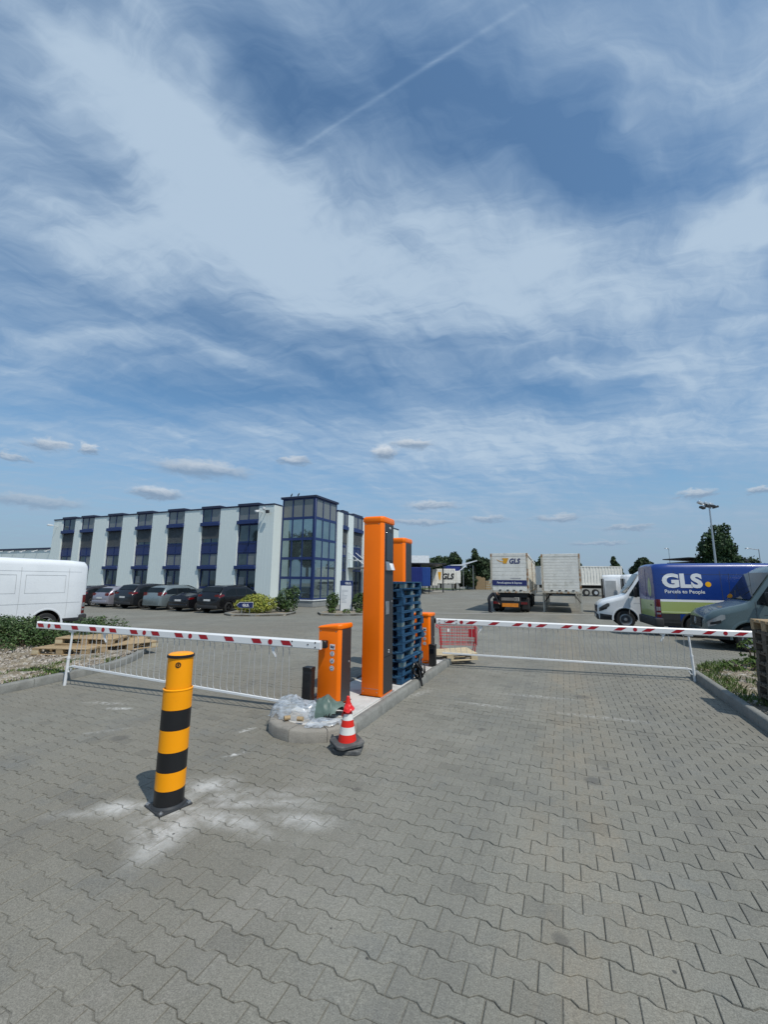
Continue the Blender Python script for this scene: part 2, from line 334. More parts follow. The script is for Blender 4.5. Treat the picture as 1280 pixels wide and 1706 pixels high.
    # black chewing-gum and oil specks
    vo=N('ShaderNodeTexVoronoi'); vo.inputs['Scale'].default_value=3.6; Lk(mp.outputs[0],vo.inputs['Vector'])
    gum=ma('MULTIPLY',mr(vo.outputs['Distance'],.030,.042,1,0),mr(noi(.9,2,.5),.42,.45,0,.85)); col=mix(gum,col,(.05,.05,.048))
    hgt=ma('ADD',ma('MULTIPLY',noi(330,3,.7),.5),ma('MULTIPLY',noi(60,4,.6),.6))
    if far:
        # beyond the modelled blocks the joints are relief and colour only
        uu_=ma('FRACT',ma('SUBTRACT',ma('DIVIDE',U,BL_),ma('MULTIPLY',row,.5))); vv_=ma('FRACT',ma('DIVIDE',V,BW_))
        ju=mr(ma('ABSOLUTE',ma('SUBTRACT',uu_,.5)),.455,.485,0,1); jv=mr(ma('ABSOLUTE',ma('SUBTRACT',vv_,.5)),.45,.485,0,1)
        jt=ma('MAXIMUM',ju,jv); 
        col=mix(ma('MULTIPLY',jt,.55),col,(.085,.082,.072))
    Lk(col,b.inputs['Base Color'])
    bp=N('ShaderNodeBump'); bp.inputs['Strength'].default_value=.5; bp.inputs['Distance'].default_value=.003; Lk(hgt,bp.inputs['Height']); Lk(bp.outputs[0],b.inputs['Normal'])
    Lk(mr(noi(1.2,5,.6),.3,.7,.72,.92),b.inputs['Roughness'])
    return m
PAV=paving_material('concrete_block_paving',False); PAVF=paving_material('distant_block_paving',True)
m_sand=mat('joint_sand',(.175,.170,.148),.95,var=.3,vs=6,fine=.3,fs=120,world=True)
# the paved yard: one sheet to the horizon; a sanded bed where the modelled blocks lie
def axis(lo,hi,fine,step,far): 
    a=[];x=lo
    while x<hi: a.append(x); x+= step if fine[0]<=x<fine[1] else far
    a.append(hi); return a
gx=[-3000,-1200,-500,-250,-140]+list(range(-100,101,4))+[140,250,500,1200,3000]; gy=[-60,-30,-10,0,4,8]+list(range(10,90,2))+[95,110,140,200,320,600,1200,3000]
mb=MB(); nx=len(gx); vs=[(x,y,gz(x,y)-.012) for y in gy for x in gx]
mb.add(vs,[(j*nx+i,j*nx+i+1,(j+1)*nx+i+1,(j+1)*nx+i) for j in range(len(gy)-1) for i in range(nx-1)])
yard=mb.build('paved_yard',PAVF,smooth=60); yard['kind']='structure'
# bed sheet 3 mm above the yard sheet under the blocks
RMAX=15.0
def inbed(x,y):  # true where blocks are laid: a wedge around the view plus a margin
    return 0.55<y<RMAX and abs(x)<1.02*y+1.6
mb=MB(); vs=[];fs=[]; NB=150
for j in range(NB+1):
    y=.5+(RMAX-.5)*(j/NB)**1.5; hw=2.2+(16.8-2.2)*(y-.5)/(RMAX-.5)
    for i in range(NB+1):
        x=-hw+2*hw*i/NB; u_,v_=x*E1.x+y*E1.y, x*E2.x+y*E2.y
        fill=.30+.5*noise.noise(Vector((x*1.1,y*1.1,2)))+.35*noise.noise(Vector((x*4.5,y*4.5,7)))-.55*S((u_+.8)/.9)-1.2*(abs(v_-6.2)<.07)
        vs.append((x,y,-.0095+.0085*max(0,min(1,fill))))
for j in range(NB):
    for i in range(NB): fs.append((j*(NB+1)+i,j*(NB+1)+i+1,(j+1)*(NB+1)+i+1,(j+1)*(NB+1)+i))
mb.add(vs,fs)
bed=mb.build('joint_bed',m_sand,weld=False); bed.parent=yard; bed['kind']='stuff'
# one interlocking block: straight ends, waisted long sides
amp,tr=.0125,.016
wide=[5,12,21,31,44]
def rowgap(j):
    h=(j*7919)%97
    if j in WIDE: return .0062
    return .0016+.0022*(h/97.0)
WIDE={44,43,23,18,14,33,27}
def outline(gu,gv):
    L=BL_/2-gu; q=BL_/4
    top=[(-L,BW_/2+amp-gv),(-q-tr,BW_/2+amp-gv),(-q+tr,BW_/2-amp-gv),(q-tr,BW_/2-amp-gv),(q+tr,BW_/2+amp-gv),(L,BW_/2+amp-gv)]
    bot=[(x,-y) for x,y in reversed(top)]
    return top+bot
def shrink(o,d):
    n=len(o); r=[]
    for i,(x,y) in enumerate(o):
        r.append((x-math.copysign(d,x) if abs(abs(x)-max(abs(p[0]) for p in o))<1e-6 else x, y-math.copysign(d,y)))
    return r
def blockgeo(gu,gv):
    o=outline(gu,gv); i=shrink(o,.0042); n=len(o)
    i2=shrink(o,.0012)
    V_=[(x,y,0) for x,y in i]+[(x,y,-.0028) for x,y in i2]+[(x,y,-.0105) for x,y in o]
    F_=[tuple(reversed(range(n)))]
    for a in (0,n):
        F_+=[(a+k,a+(k+1)%n,a+n+(k+1)%n,a+n+k) for k in range(n)]
    return V_,F_
def dens_h(u,v):
    p=Vector((u*.35,v*.35,3.1)); return noise.noise(p)
cells=[]
for j in range(int(-8/BW_),int(26/BW_)):
    vc=(j+.5)*BW_
    for i in range(-140,140):
        uc=(i+.5+.5*j)*BL_
        p=E1*uc+E2*vc
        if inbed(p.x,p.y): cells.append((i,j,uc,vc,p))
cells.sort(key=lambda c:(c[4].x*.9)**2+c[4].y**2+( 60 if abs(c[4].x)>.93*c[4].y+.12 or c[4].y<1.22 else 0))
GEO={}
def geofor(i,j):
    k=(2 if j==44 else int(j in WIDE),(i*31+j*17)%3)
    if k not in GEO:
        gv=.0045 if k[0]==1 else (.0085 if k[0]==2 else [.0010,.0016,.0024][k[1]])
        gu=[.0012,.0020,.0030][(k[1]+1)%3]
        GEO[k]=blockgeo(gu,gv)
    return k,GEO[k]
BME={}
bv=[];bf=[]
rb=random.Random(3)
for n_,(i,j,uc,vc,p) in enumerate(cells):
    k,(V_,F_)=geofor(i,j)
    right=S((uc-.4)/2.5)     # joints read deeper and wider towards the right-hand lane
    jz=rb.uniform(-.0014,.0014)-.001*(1-right); ax=rb.gauss(0,.0055); ay=rb.gauss(0,.0045); rz_=rb.gauss(0,.004)
    if j in WIDE: jz+=.0015
    if n_<300:
        if k not in BME:
            q=MB(); q.add(V_,F_); ob=q.build('paving_block',PAV,parent=yard,weld=False); BME[k]=ob.data; ob.location=(p.x,p.y,jz)
        else: ob=inst(type('o',(),{'data':BME[k]})(),'paving_block',yard,(p.x,p.y,jz))
        ob.rotation_euler=(ax,ay,-LA+rz_)
    else:
        o0=len(bv); c,s_=math.cos(-LA+rz_),math.sin(-LA+rz_)
        for x,y,z in V_: bv.append((p.x+c*x-s_*y,p.y+s_*x+c*y,jz+z+ax*y-ay*x))
        bf+=[tuple(q+o0 for q in f) for f in F_]
me=bpy.data.meshes.new('paving_block_field'); me.from_pydata(bv,[],bf); me.materials.append(PAV)
fld=bpy.data.objects.new('paving_block_field',me); COL.objects.link(fld); fld.parent=yard; fld['kind']='stuff'
# =====================================================================  KERBS, ISLAND, BEDS
m_conc=mat('kerb_concrete',(.215,.215,.195),.9,var=.2,vs=5,bump=.5,bs=90,fine=.22,fs=150,col2=(.17,.17,.15),c2s=3.5,c2t=(.5,.7))
m_conc2=mat('kerb_concrete_brown',(.27,.25,.215),.9,var=.22,vs=6,bump=.5,bs=90,fine=.22,fs=150,col2=(.17,.155,.13),c2s=3,c2t=(.48,.68))
m_slab=mat('pale_concrete_slab',(.55,.54,.51),.9,var=.12,vs=3,bump=.4,bs=70,fine=.12,fs=120,col2=(.40,.39,.36),c2s=2.5,c2t=(.5,.7))
m_white=mat('white_powder_coat',(.74,.75,.75),.35,var=.03,coat=.2)
m_whited=mat('white_dusty',(.70,.71,.71),.5,var=.08,vs=5)
m_red=mat('red_reflective_film',(.36,.012,.022),.35,var=.05)
m_orange=mat('orange_coated_steel',(.97,.185,.004),.42,var=.04,vs=2,ior=1.3)
m_anth=mat('anthracite_panel',(.035,.037,.040),.5,var=.1)
m_black=mat('black_plastic',(.012,.012,.013),.45,var=.15)
m_dark=mat('dark_gap',(.006,.006,.007),.8)
m_steel=mat('brushed_steel',(.45,.46,.47),.35,.8,var=.08)
m_alu=mat('aluminium',(.62,.63,.64),.38,.7,var=.06)
m_wglass=mat('dark_vehicle_glass',(.010,.014,.017),.05,ior=1.27,var=.05)
m_rub=mat('black_rubber',(.022,.022,.022),.8,var=.2,vs=8,fine=.2)
m_yel=mat('yellow_plastic',(.98,.36,.004),.36,var=.05,vs=2,ior=1.35,col2=(.84,.30,.01),c2s=7,c2t=(.62,.72))
m_soil=mat('dry_rubble_soil',(.20,.165,.115),.97,var=.45,vs=5,bump=.9,bs=30,fine=.5,fs=45,col2=(.33,.30,.25),c2s=7,c2t=(.5,.60))
m_stone=mat('rubble_stone',(.40,.36,.31),.9,var=.3,vs=6,col2=(.22,.17,.12),c2s=4)
m_leaf=mat('hedge_leaf',(.045,.085,.022),.55,var=.45,vs=2.2,fine=.4,fs=14,col2=(.085,.13,.035),c2s=3.5,c2t=(.5,.62))
m_grass=mat('grass_green',(.075,.13,.022),.7,var=.4,vs=3,fine=.3,fs=20,col2=(.20,.19,.08),c2s=2.5,c2t=(.52,.66))
m_yleaf=mat('golden_leaf',(.30,.31,.045),.6,var=.3,vs=3,fine=.3,fs=14,col2=(.13,.18,.035),c2s=3,c2t=(.5,.62))
m_dleaf=mat('dark_tree_leaf',(.022,.042,.014),.7,var=.4,vs=.5,fine=.35,fs=3,col2=(.045,.075,.02),c2s=.6,c2t=(.5,.62))
m_cleaf=mat('conifer_leaf',(.02,.048,.014),.7,var=.4,vs=.7,fine=.35,fs=4,col2=(.042,.085,.02),c2s=.9,c2t=(.5,.62))
m_bark=mat('bark',(.09,.07,.05),.9,var=.3)

def blockrun(pts,parent,mt,h=.12,w=.13,step=1.0,z0=-.02,name='kerbstone',inner=1,gap=.006):
    """kerbstones along a path; w is laid to the left side of travel when inner=1"""
    P=[Vector((p[0],p[1],0)) for p in pts]
    seg=[(P[i+1]-P[i]).length for i in range(len(P)-1)]; Lt=sum(seg)
    def at(s):
        for i,l in enumerate(seg):
            if s<=l or i==len(seg)-1: 
                d=(P[i+1]-P[i]).normalized(); return P[i]+d*s,d
            s-=l
    n=max(1,round(Lt/step)); rk=random.Random(int(Lt*100))
    for k in range(n):
        a=k*Lt/n+gap/2; b=(k+1)*Lt/n-gap/2; q=4 if step>.6 else 2
        mb=MB(); ring=[]
        for i in range(q+1):
            p,d=at(a+(b-a)*i/q); nrm=Vector((-d.y,d.x,0))*inner
            ring.append((p,p+nrm*w,p+nrm*w*.0+nrm*.015))
        vs=[];fs=[]
        dz=rk.uniform(-.003,.003)
        for p,pw,pc in ring:
            g0=gz(p.x,p.y)
            nn=(pw-p).normalized()
            vs+=[(p.x,p.y,g0+z0),(p.x,p.y,g0+h-.02+dz),(p.x+nn.x*.02,p.y+nn.y*.02,g0+h+dz),(pw.x-nn.x*.008,pw.y-nn.y*.008,g0+h+dz),(pw.x,pw.y,g0+h-.008+dz),(pw.x,pw.y,g0+z0)]
        for i in range(q):
            for j in range(6):
                fs.append((i*6+j,i*6+(j+1)%6,(i+1)*6+(j+1)%6,(i+1)*6+j))
        fs+=[tuple(range(6)),tuple(range(q*6,q*6+6))]
        mb.add(vs,fs); mb.build(name,mt,parent=parent,smooth=50)
def arc(c,r,a0,a1,n): return [(c[0]+r*math.cos(rad(a0+(a1-a0)*i/n)),c[1]+r*math.sin(rad(a0+(a1-a0)*i/n))) for i in range(n+1)]
def sheet(poly,z,name,mt,kind='structure',parent=None,thick=.0,edge=None):
    mb=MB(); mb.prism(poly,z-(thick or .05),z,m=0); o=mb.build(name,mt,parent=parent)
    if kind: o['kind']=kind
    return o
# traffic island
IC=Vector((-.80,5.44,0)); IR=.56
def isl(s,t): p=IC+E1*s+E2*t; return (p.x,p.y)
ang0=math.degrees(LA)
nose=[isl(IR*math.cos(rad(a)),IR*math.sin(rad(a))) for a in range(0,-181,-12)]
ILEN=4.55
poly=[isl(IR-.06,ILEN-.06),isl(IR-.06,0)]+[(IC.x+(x-IC.x)*.88,IC.y+(y-IC.y)*.88) for x,y in nose[1:-1]]+[isl(-IR+.06,0),isl(-IR+.06,ILEN-.06)]
island=sheet(poly,.105,'traffic_island',m_slab,thick=.11)
blockrun([isl(IR,ILEN),isl(IR,0)],island,m_conc,h=.125,w=.11,step=1.0,inner=-1,name='kerbstone')
blockrun([isl(-IR,0),isl(-IR,ILEN)],island,m_conc,h=.125,w=.11,step=1.0,inner=-1,name='kerbstone')
blockrun([isl(-IR,ILEN),isl(IR,ILEN)],island,m_conc,h=.125,w=.11,step=.55,inner=-1,name='kerbstone')
blockrun(nose,island,m_conc2,h=.13,w=.2,step=.44,inner=-1,name='nose_kerbstone')
# concrete pads the cabinets stand on
for s,t,a,b in ((.10,.72,.3,.62),(.16,2.95,.24,.5)):
    p=isl(s,t); mb=MB(); mb.box(-a,a,-b,b,.10,.122); mb.build('concrete_pad',m_slab,parent=island,loc=(p[0],p[1],0),rz=RZ,bevel=.006)
# left bed
LK=[(-7.6,1.4),(-6.55,4.3),(-5.73,6.67),(-5.42,7.6),(-5.2,8.45),(-5.25,9.2),(-5.42,9.9),(-5.8,10.75),(-6.35,11.5),(-7.2,12.35),(-8.3,12.85),(-9.0,12.6),(-9.7,11.6),(-10.4,10.0),(-11.3,7.7),(-12.6,4.5),(-14,1.4)]
def bedmesh(poly,name,h,amp_,mt,step=.12,noisef=2.2,inset=.0):
    xs=[p[0] for p in poly];ys=[p[1] for p in poly]
    def inside(x,y):
        c=False;n=len(poly);j=n-1
        for i in range(n):
            xi,yi=poly[i];xj,yj=poly[j]
            if (yi>y)!=(yj>y) and x<(xj-xi)*(y-yi)/(yj-yi)+xi: c=not c
            j=i
        return c
    def edist(x,y):
        d=9;n=len(poly)
        for i in range(n):
            a=Vector(poly[i]);b=Vector(poly[(i+1)%n]);p=Vector((x,y)); ab=b-a; t=max(0,min(1,(p-a).dot(ab)/ab.length_squared)); d=min(d,(p-a-ab*t).length)
        return d
    mb=MB(); mb.prism(poly,-.03,h-.03)
    nx_=int((max(xs)-min(xs))/step)+1; ny_=int((max(ys)-min(ys))/step)+1; idx={}; vs=[];fs=[]
    for j in range(ny_+1):
        for i in range(nx_+1):
            x=min(xs)+i*step;y=min(ys)+j*step
            if inside(x,y):
                e=S(edist(x,y)/.3); z=h-.028+e*(.0+amp_*.5+amp_*noise.fractal(Vector((x*noisef,y*noisef,1.7)),.7,2.0,4)); idx[(i,j)]=len(vs); vs.append((x,y,gz(x,y)*1+z))
    for (i,j) in idx:
        q=[(i,j),(i+1,j),(i+1,j+1),(i,j+1)]
        if all(k in idx for k in q): fs.append(tuple(idx[k] for k in q))
    mb.add(vs,fs); o=mb.build(name,mt,smooth=80,weld=False); o['kind']='structure'; return o,inside,edist
leftpoly=[(LK[0][0]-.12,LK[0][1])]+[(x+(.09 if x<-8.6 and y<12.7 or x<-9.8 else -.11),y-(.05 if y>12 else 0)) for x,y in LK[1:]]
lbed,lin,led=bedmesh(leftpoly,'left_planting_bed',.115,.09,m_soil,.11)
blockrun(LK,lbed,m_conc,h=.13,w=.13,step=1.0,inner=1,name='kerbstone')
RK=[(3.55,2.8),(4.61,5.36),(5.67,7.9),(5.88,8.4)]
rightpoly=[(3.68,2.8),(4.73,5.36),(5.78,7.9),(6.0,8.45),(6.7,9.15),(8.1,9.6),(11,9.2),(12,6),(12,2.8)]
rbed,rin,red_=bedmesh(rightpoly,'right_planting_bed',.10,.07,m_soil,.09)
blockrun(RK,rbed,m_conc,h=.155,w=.095,step=1.0,inner=-1,name='kerbstone')
def scatter_stones(name,inside,xr,yr,n,parent,seed,zf,smin,smax,mt=m_stone):
    r=random.Random(seed); mb=MB(); c=0
    while c<n:
        x=r.uniform(*xr);y=r.uniform(*yr)
        if not inside(x,y): continue
        c+=1; s=r.uniform(smin,smax)*r.choice((.6,1,1,1.6)); z=zf(x,y)
        ax=[Vector((r.gauss(0,1),r.gauss(0,1),r.gauss(0,.5))).normalized() for _ in range(2)]
        a=ax[0]; b=a.cross(ax[1]).normalized(); d=a.cross(b)
        pts=[a*s,-a*s,b*s*.7,-b*s*.7,d*s*.5,-d*s*.5]; p=Vector((x,y,z))
        mb.add([p+q for q in pts],[(0,2,4),(2,1,4),(1,3,4),(3,0,4),(2,0,5),(1,2,5),(3,1,5),(0,3,5)])
    o=mb.build(name,mt,parent=parent,weld=False); o['kind']='stuff'; return o
scatter_stones('rubble_gravel',lin,(-8.6,-5.3),(4.5,12.6),5200,lbed,1,lambda x,y:.12+.02,.008,.034)
scatter_stones('rubble_gravel',lambda x,y:rin(x,y) and (noise.noise(Vector((x*.8,y*.8,0)))>-.1),(4.7,10),(4,9.6),1500,rbed,2,lambda x,y:.12,.01,.035)
def grass_patch(name,inside,xr,yr,n,seed,h0,h1,parent,mt,zf=lambda x,y:.1,cond=None,label=None,w=.006):
    r=random.Random(seed); mb=MB(); vs=[];fs=[]; c=0; tries=0
    while c<n and tries<n*20:
        tries+=1
        x=r.uniform(*xr);y=r.uniform(*yr)
        if not inside(x,y) or (cond and not cond(x,y,r)): continue
        c+=1; h=r.uniform(h0,h1); a=r.uniform(0,6.28); t=r.uniform(.1,.9)*h; z=zf(x,y)
        dx,dy=math.cos(a),math.sin(a); o=len(vs)
        vs+=[(x-dy*w,y+dx*w,z),(x+dy*w,y-dx*w,z),(x+dx*t*.4+dy*w*.7,y+dy*t*.4-dx*w*.7,z+h*.6),(x+dx*t,y+dy*t,z+h)]
        fs+=[(o,o+1,o+2),(o,o+2,o+3)]
    mb.add(vs,fs); o=mb.build(name,mt,parent=parent,weld=False)
    return o
g=grass_patch('grass_tufts',rin,(4.7,11),(4.6,9.6),15000,5,.03,.11,None,m_grass,cond=lambda x,y,r:(noise.noise(Vector((x*1.1,y*1.3,5)))+noise.noise(Vector((x*4,y*4,5)))*.4)>-.02-.35*(red_(x,y)<.35)); g['kind']='stuff'; tag(g,'patchy grass on the bed beside the right-hand kerb','grass')
g=grass_patch('grass_tufts',lin,(-7.6,-5.2),(5,9.0),2500,6,.02,.07,None,m_grass,zf=lambda x,y:.125,cond=lambda x,y,r:noise.noise(Vector((x*1.2,y*1.2,9)))>.08 and led(x,y)<.8); g['kind']='stuff'; tag(g,'thin weeds in the bare soil behind the left-hand kerb','grass')

# foliage helper: leaf quads through blobs
def leafmesh(blobs,n,size,seed,shell=.55,flat=0.0,up=0.0,asp=.55,tri=False):
    r=random.Random(seed); mb=MB(); vs=[];fs=[]
    wts=[b[3]*b[4]*b[5] for b in blobs]; tot=sum(wts)
    cl=[]
    for b,w_ in zip(blobs,wts):
        for _ in range(max(1,int(n*w_/tot))):
            while True:
                d=Vector((r.gauss(0,1),r.gauss(0,1),r.gauss(0,1)))
                if d.length>.01: break
            d.normalize(); rr_=r.uniform(shell,1.0)**.7*(1+.18*noise.noise(Vector((d.x*2.6+b[0],d.y*2.6+b[1],d.z*2.6+b[2]))))
            p=Vector((b[0]+d.x*b[3]*rr_,b[1]+d.y*b[4]*rr_,b[2]+d.z*b[5]*rr_))
            if noise.noise(p*(1.6/max(.3,min(b[3],b[5]))))<-.22: continue
            nrm=(d+Vector((r.gauss(0,.7),r.gauss(0,.7),r.gauss(0,.7)+up))).normalized()
            t=nrm.cross(Vector((r.gauss(0,1),r.gauss(0,1),r.gauss(0,1)))).normalized(); b2=nrm.cross(t)
            s=size*r.uniform(.6,1.3); o=len(vs)
            vs+=[p-t*s,p-b2*s*asp,p+t*s,p+b2*s*asp]; fs.append((o,o+1,o+2,o+3))
    mb.add(vs,fs); return mb
# hedge on the left bed
t=T('hedge_shrub','dense dark green leafy hedge on the bare soil bed in front of the white van','hedge',(-8.75,10.35,.1)); t.scale=(1,1,.80)
rh=random.Random(11)
bl=[]
for i in range(22):
    x=rh.uniform(-1.3,1.5); bl.append((x,rh.uniform(-.55,.9),.36+rh.uniform(-.06,.12),rh.uniform(.5,.72),rh.uniform(.45,.65),rh.uniform(.36,.48)))
bl+=[(1.6,-.1,.25,.45,.4,.32),(.3,-.75,.22,.5,.35,.28),(-1,-.85,.25,.55,.35,.3)]
leafmesh(bl,46000,.030,1,shell=.5).build('foliage',m_leaf,parent=t,weld=False)
mb=MB()
for b in bl:
    for k in range(6):
        a=rh.uniform(0,6.28); mb.tube([(b[0],b[1],-.05),(b[0]+.2*math.cos(a)*b[3],b[1]+.2*math.sin(a)*b[3],b[2]*.8),(b[0]+.75*math.cos(a)*b[3],b[1]+.75*math.sin(a)*b[3],b[2]+b[5]*.6)],[.012,.008,.003],5)
for k in range(14):
    x=rh.uniform(-1.3,1.6); mb.tube([(x,rh.uniform(-.3,.5),.4),(x+rh.gauss(0,.06),rh.uniform(-.3,.5),.72+rh.uniform(0,.28))],[.004,.002],4)
mb.build('stem',m_bark,parent=t)
def spriggy(name,label,cat,loc,blobs,n,size,mt,seed,group=None,stems=8):
    t=T(name,label,cat,loc,0,group); leafmesh(blobs,n,size,seed).build('foliage',mt,parent=t,weld=False)
    mb=MB(); r=random.Random(seed)
    for k in range(stems):
        b=r.choice(blobs); a=r.uniform(0,6.28)
        mb.tube([(b[0]*.4,b[1]*.4,-.05),(b[0]+.2*math.cos(a)*b[3],b[1]+.2*math.sin(a)*b[4],b[2]),(b[0]+.7*math.cos(a)*b[3],b[1]+.7*math.sin(a)*b[4],b[2]+b[5]*.7)],[size*.5,size*.3,size*.12],5)
    mb.build('stem',m_bark,parent=t); return t
spriggy('weed_plant','tall leafy weed growing at the stack of weathered pallets on the right','weed',(7.55,8.9,.1),[(0,0,.32,.25,.25,.22),(.45,-.1,.25,.25,.22,.2),(.2,.05,.5,.18,.16,.16)],500,.045,m_grass,21)
spriggy('weed_plant','low broad weed in the grass behind the right-hand support leg','weed',(6.9,8.5,.1),[(0,0,.1,.35,.25,.1),(.5,.1,.12,.3,.25,.12)],500,.035,m_grass,22)

# =====================================================================  PALLETS
m_wood=mat('raw_pallet_wood',(.38,.275,.155),.85,var=.22,vs=3,bump=.4,bs=30,stretch=(1,6,6),fine=.15,fs=60,col2=(.34,.25,.15),c2s=2,c2t=(.5,.68))
m_woodp=mat('pale_pallet_wood',(.52,.43,.28),.85,var=.15,vs=3,stretch=(1,6,6),fine=.12,fs=60)
m_woodg=mat('weathered_pallet_wood',(.115,.095,.07),.9,var=.3,vs=3,stretch=(1,6,6),fine=.2,fs=60,col2=(.19,.165,.13),c2s=3)
m_blue=mat('blue_painted_wood',(.008,.058,.13),.75,var=.3,vs=4,stretch=(1,4,4),fine=.25,fs=50,col2=(.03,.11,.19),c2s=4,c2t=(.55,.7))
m_blue2=mat('blue_worn_wood',(.05,.115,.15),.85,var=.3,vs=4,fine=.25,fs=50,col2=(.17,.19,.18),c2s=5,c2t=(.5,.65))
PALM={}
def pallet(label,loc,rz=0,group=None,mt=None,mt2=None,tilt=(0,0),rng=random.Random(5)):
    """1.2 x 0.8 m pallet, long side on local x"""
    mt2=mt2 or mt
    t=T('pallet',label,'pallet',loc,rz,group); t.rotation_euler=(tilt[0],tilt[1],rz)
    def part(name,key,x0,x1,y0,y1,z0,z1,m_):
        k=(key,m_.name)
        if k not in PALM:
            q=MB(); q.box(-(x1-x0)/2,(x1-x0)/2,-(y1-y0)/2,(y1-y0)/2,-(z1-z0)/2,(z1-z0)/2); o=q.build(name,m_,bevel=.003); PALM[k]=o.data
        else: o=bpy.data.objects.new(name,PALM[k]); COL.objects.link(o)
        o.parent=t; o.location=((x0+x1)/2,(y0+y1)/2,(z0+z1)/2); o.rotation_euler=(0,0,rng.gauss(0,.006))
    for x0,x1 in ((-.6,-.455),(-.0725,.0725),(.455,.6)): pass
    for y,w_ in ((-.3275,.145),(-.165,.10),(0,.145),(.165,.10),(.3275,.145)):
        part('deck_board','d%.2f'%w_,-.6,.6,y-w_/2,y+w_/2,.122,.144,mt)
    for x in (-.5275,0,.5275): part('cross_board','c',x-.0725,x+.0725,-.4,.4,.1,.1215,mt)
    for x in (-.5275,0,.5275):
        for y,w_ in ((-.35,.1),(0,.145),(.35,.1)):
            part('block','b%.2f'%w_,x-.0725,x+.0725,y-w_/2,y+w_/2,.0222,.0998,mt2 if rng.random()<.45 else mt)
    for y,w_ in ((-.35,.1),(0,.145),(.35,.1)): part('base_board','l%.2f'%w_,-.6,.6,y-w_/2,y+w_/2,0,.022,mt)
    return t
ords=['lowest','second','third','fourth','fifth','sixth','seventh','eighth','ninth','tenth','eleventh','twelfth','topmost']
base=Vector((.31,7.03,0)); cen=base+E1*(-.35)+E2*.53; rp=random.Random(4)
bz=.115
for k in range(13):
    nm=ords[k]
    lab=f'blue wooden pallet, {nm} in the tall stack behind the front orange column' if k in (0,12) else f'blue wooden pallet, {nm} from the bottom of the tall stack on the island'
    j=Vector((rp.gauss(0,.014),rp.gauss(0,.014),0))
    p=cen+j+Vector((0,0,bz+k*.1245))
    tt=pallet(lab,p,RZ+math.pi/2+rp.gauss(0,.022),'stacked blue pallets',m_blue,m_blue2); tt.scale=(.86,.88,.855)
# dark weathered stack at the right edge
cen=Vector((5.12,5.66,0))+E1*.6+E2*.4
for k in range(8):
    nm=['lowest','second','third','fourth','fifth','sixth','seventh'][k] if k<7 else ''
    j=Vector((rp.gauss(0,.02),rp.gauss(0,.02),.09+k*.1455))
    if k<7: pallet(f'dark weathered pallet, {nm} from the ground in the stack at the right edge' if k else 'dark weathered pallet, lowest in the stack at the right edge',cen+j,RZ+rp.gauss(0,.02),'weathered pallets at the right edge',m_woodg)
    else: pallet('light raw-wood pallet lying on top of the dark stack at the right edge',cen+j+E1*.05,RZ+.03,None,m_wood)
# raw pallets strewn on the left bed behind the barrier
PL=[((-6.75,9.55,.13),-.04,(0,0),'raw wooden pallet lying nearest the camera on the soil left of the barrier'),
    ((-6.62,10.0,.275),.10,(0,.03),'raw wooden pallet lying askew on top of the front one on the left bed'),
    ((-6.5,10.75,.14),.25,(0,0),'raw wooden pallet flat on the soil behind the two overlapping ones'),
    ((-7.7,11.9,.15),-.2,(0,0),'raw wooden pallet farthest back on the left bed, near the kerb curve'),
    ((-6.75,11.1,.29),-.35,(.03,0),'raw wooden pallet resting crosswise on the back pallets of the left bed'),
    ((-6.0,10.1,.14),.9,(0,0),'raw wooden pallet lying diagonally right beside the left kerb')]
for loc,rz_,ti,lab in PL: pallet(lab,loc,rz_,'raw pallets on the left bed',m_wood,m_woodp,tilt=ti)
pallet('pale pallet lying at the far end of the island under the red trolley',(1.42,9.75,.06),RZ+.5,None,m_woodp,m_wood,tilt=(0,-.05))
# =====================================================================  COLUMNS AND BARRIERS
def housing(parent,w,d,h,tw=.05,lidh=.07,lid_over=.012,front='right',panelrows=None,lid_tilt=0,name='housing'):
    """body from local (0,0) near-right corner to (-w, d); dark panel on the +x face; chamfered near-right corner"""
    c=tw*.7
    P=[(-w,0),(-c,0),(0,c),(0,d),(-w,d)]
    mb=MB(); mb.prism(P,0,h); mb.build(name,m_orange,parent=parent,bevel=.008,seg=2)
    e=lid_over
    P2=[(-w-e,-e),(-c+e*.3,-e),(e,c-e*.3),(e,d+e),(-w-e,d+e)]; P3=[(x*.90-.02*w,y*.90+.05*d) for x,y in P2]
    n=5; vs=[(x,y,h-lidh*.25) for x,y in P2]+[(x,y,h+lidh*.62+ (lid_tilt*x)) for x,y in P2]+[(x,y,h+lidh+lid_tilt*x) for x,y in P3]
    fs=[tuple(range(n))]+[(i,(i+1)%n,n+(i+1)%n,n+i) for i in range(n)]+[(n+i,n+(i+1)%n,2*n+(i+1)%n,2*n+i) for i in range(n)]+[tuple(range(2*n,3*n))]
    mb=MB(); mb.add(vs,fs); mb.build('lid',m_orange,parent=parent,bevel=.007,seg=2)
    mb=MB()
    for zz in (h*.04,): mb.box(-w+.012,-c-.01,-.0022,-.0008,zz,zz+.004)
    for x_ in (-w+.03,-c-.03):
        for z_ in (.06,h-.05): mb.lathe([(0,-.003),(.006,-.003),(.007,-.0008)],8,axis='Y',c=(x_,0,z_))
    mb.build('screw_heads_and_seam',m_steel,parent=parent)['kind']='stuff'
    mb=MB(); mb.lathe([(0,.012),(.013,.012),(.015,.004)],14,axis='X',c=(.0,d-.06,h*.52)); mb.build('door_lock',m_steel,parent=parent,smooth=50)
    return c
def column(label,o,h,group):
    t=T('access_terminal_column',label,'terminal',(o[0],o[1],.122),RZ,group)
    w,d=.31,.44; housing(t,w,d,h)
    x=.004
    mb=MB(); mb.box(-.002,x,.075,d-.012,.02,h-.03); mb.build('front_panel',m_anth,parent=t,bevel=.003)
    return t,w,d,h
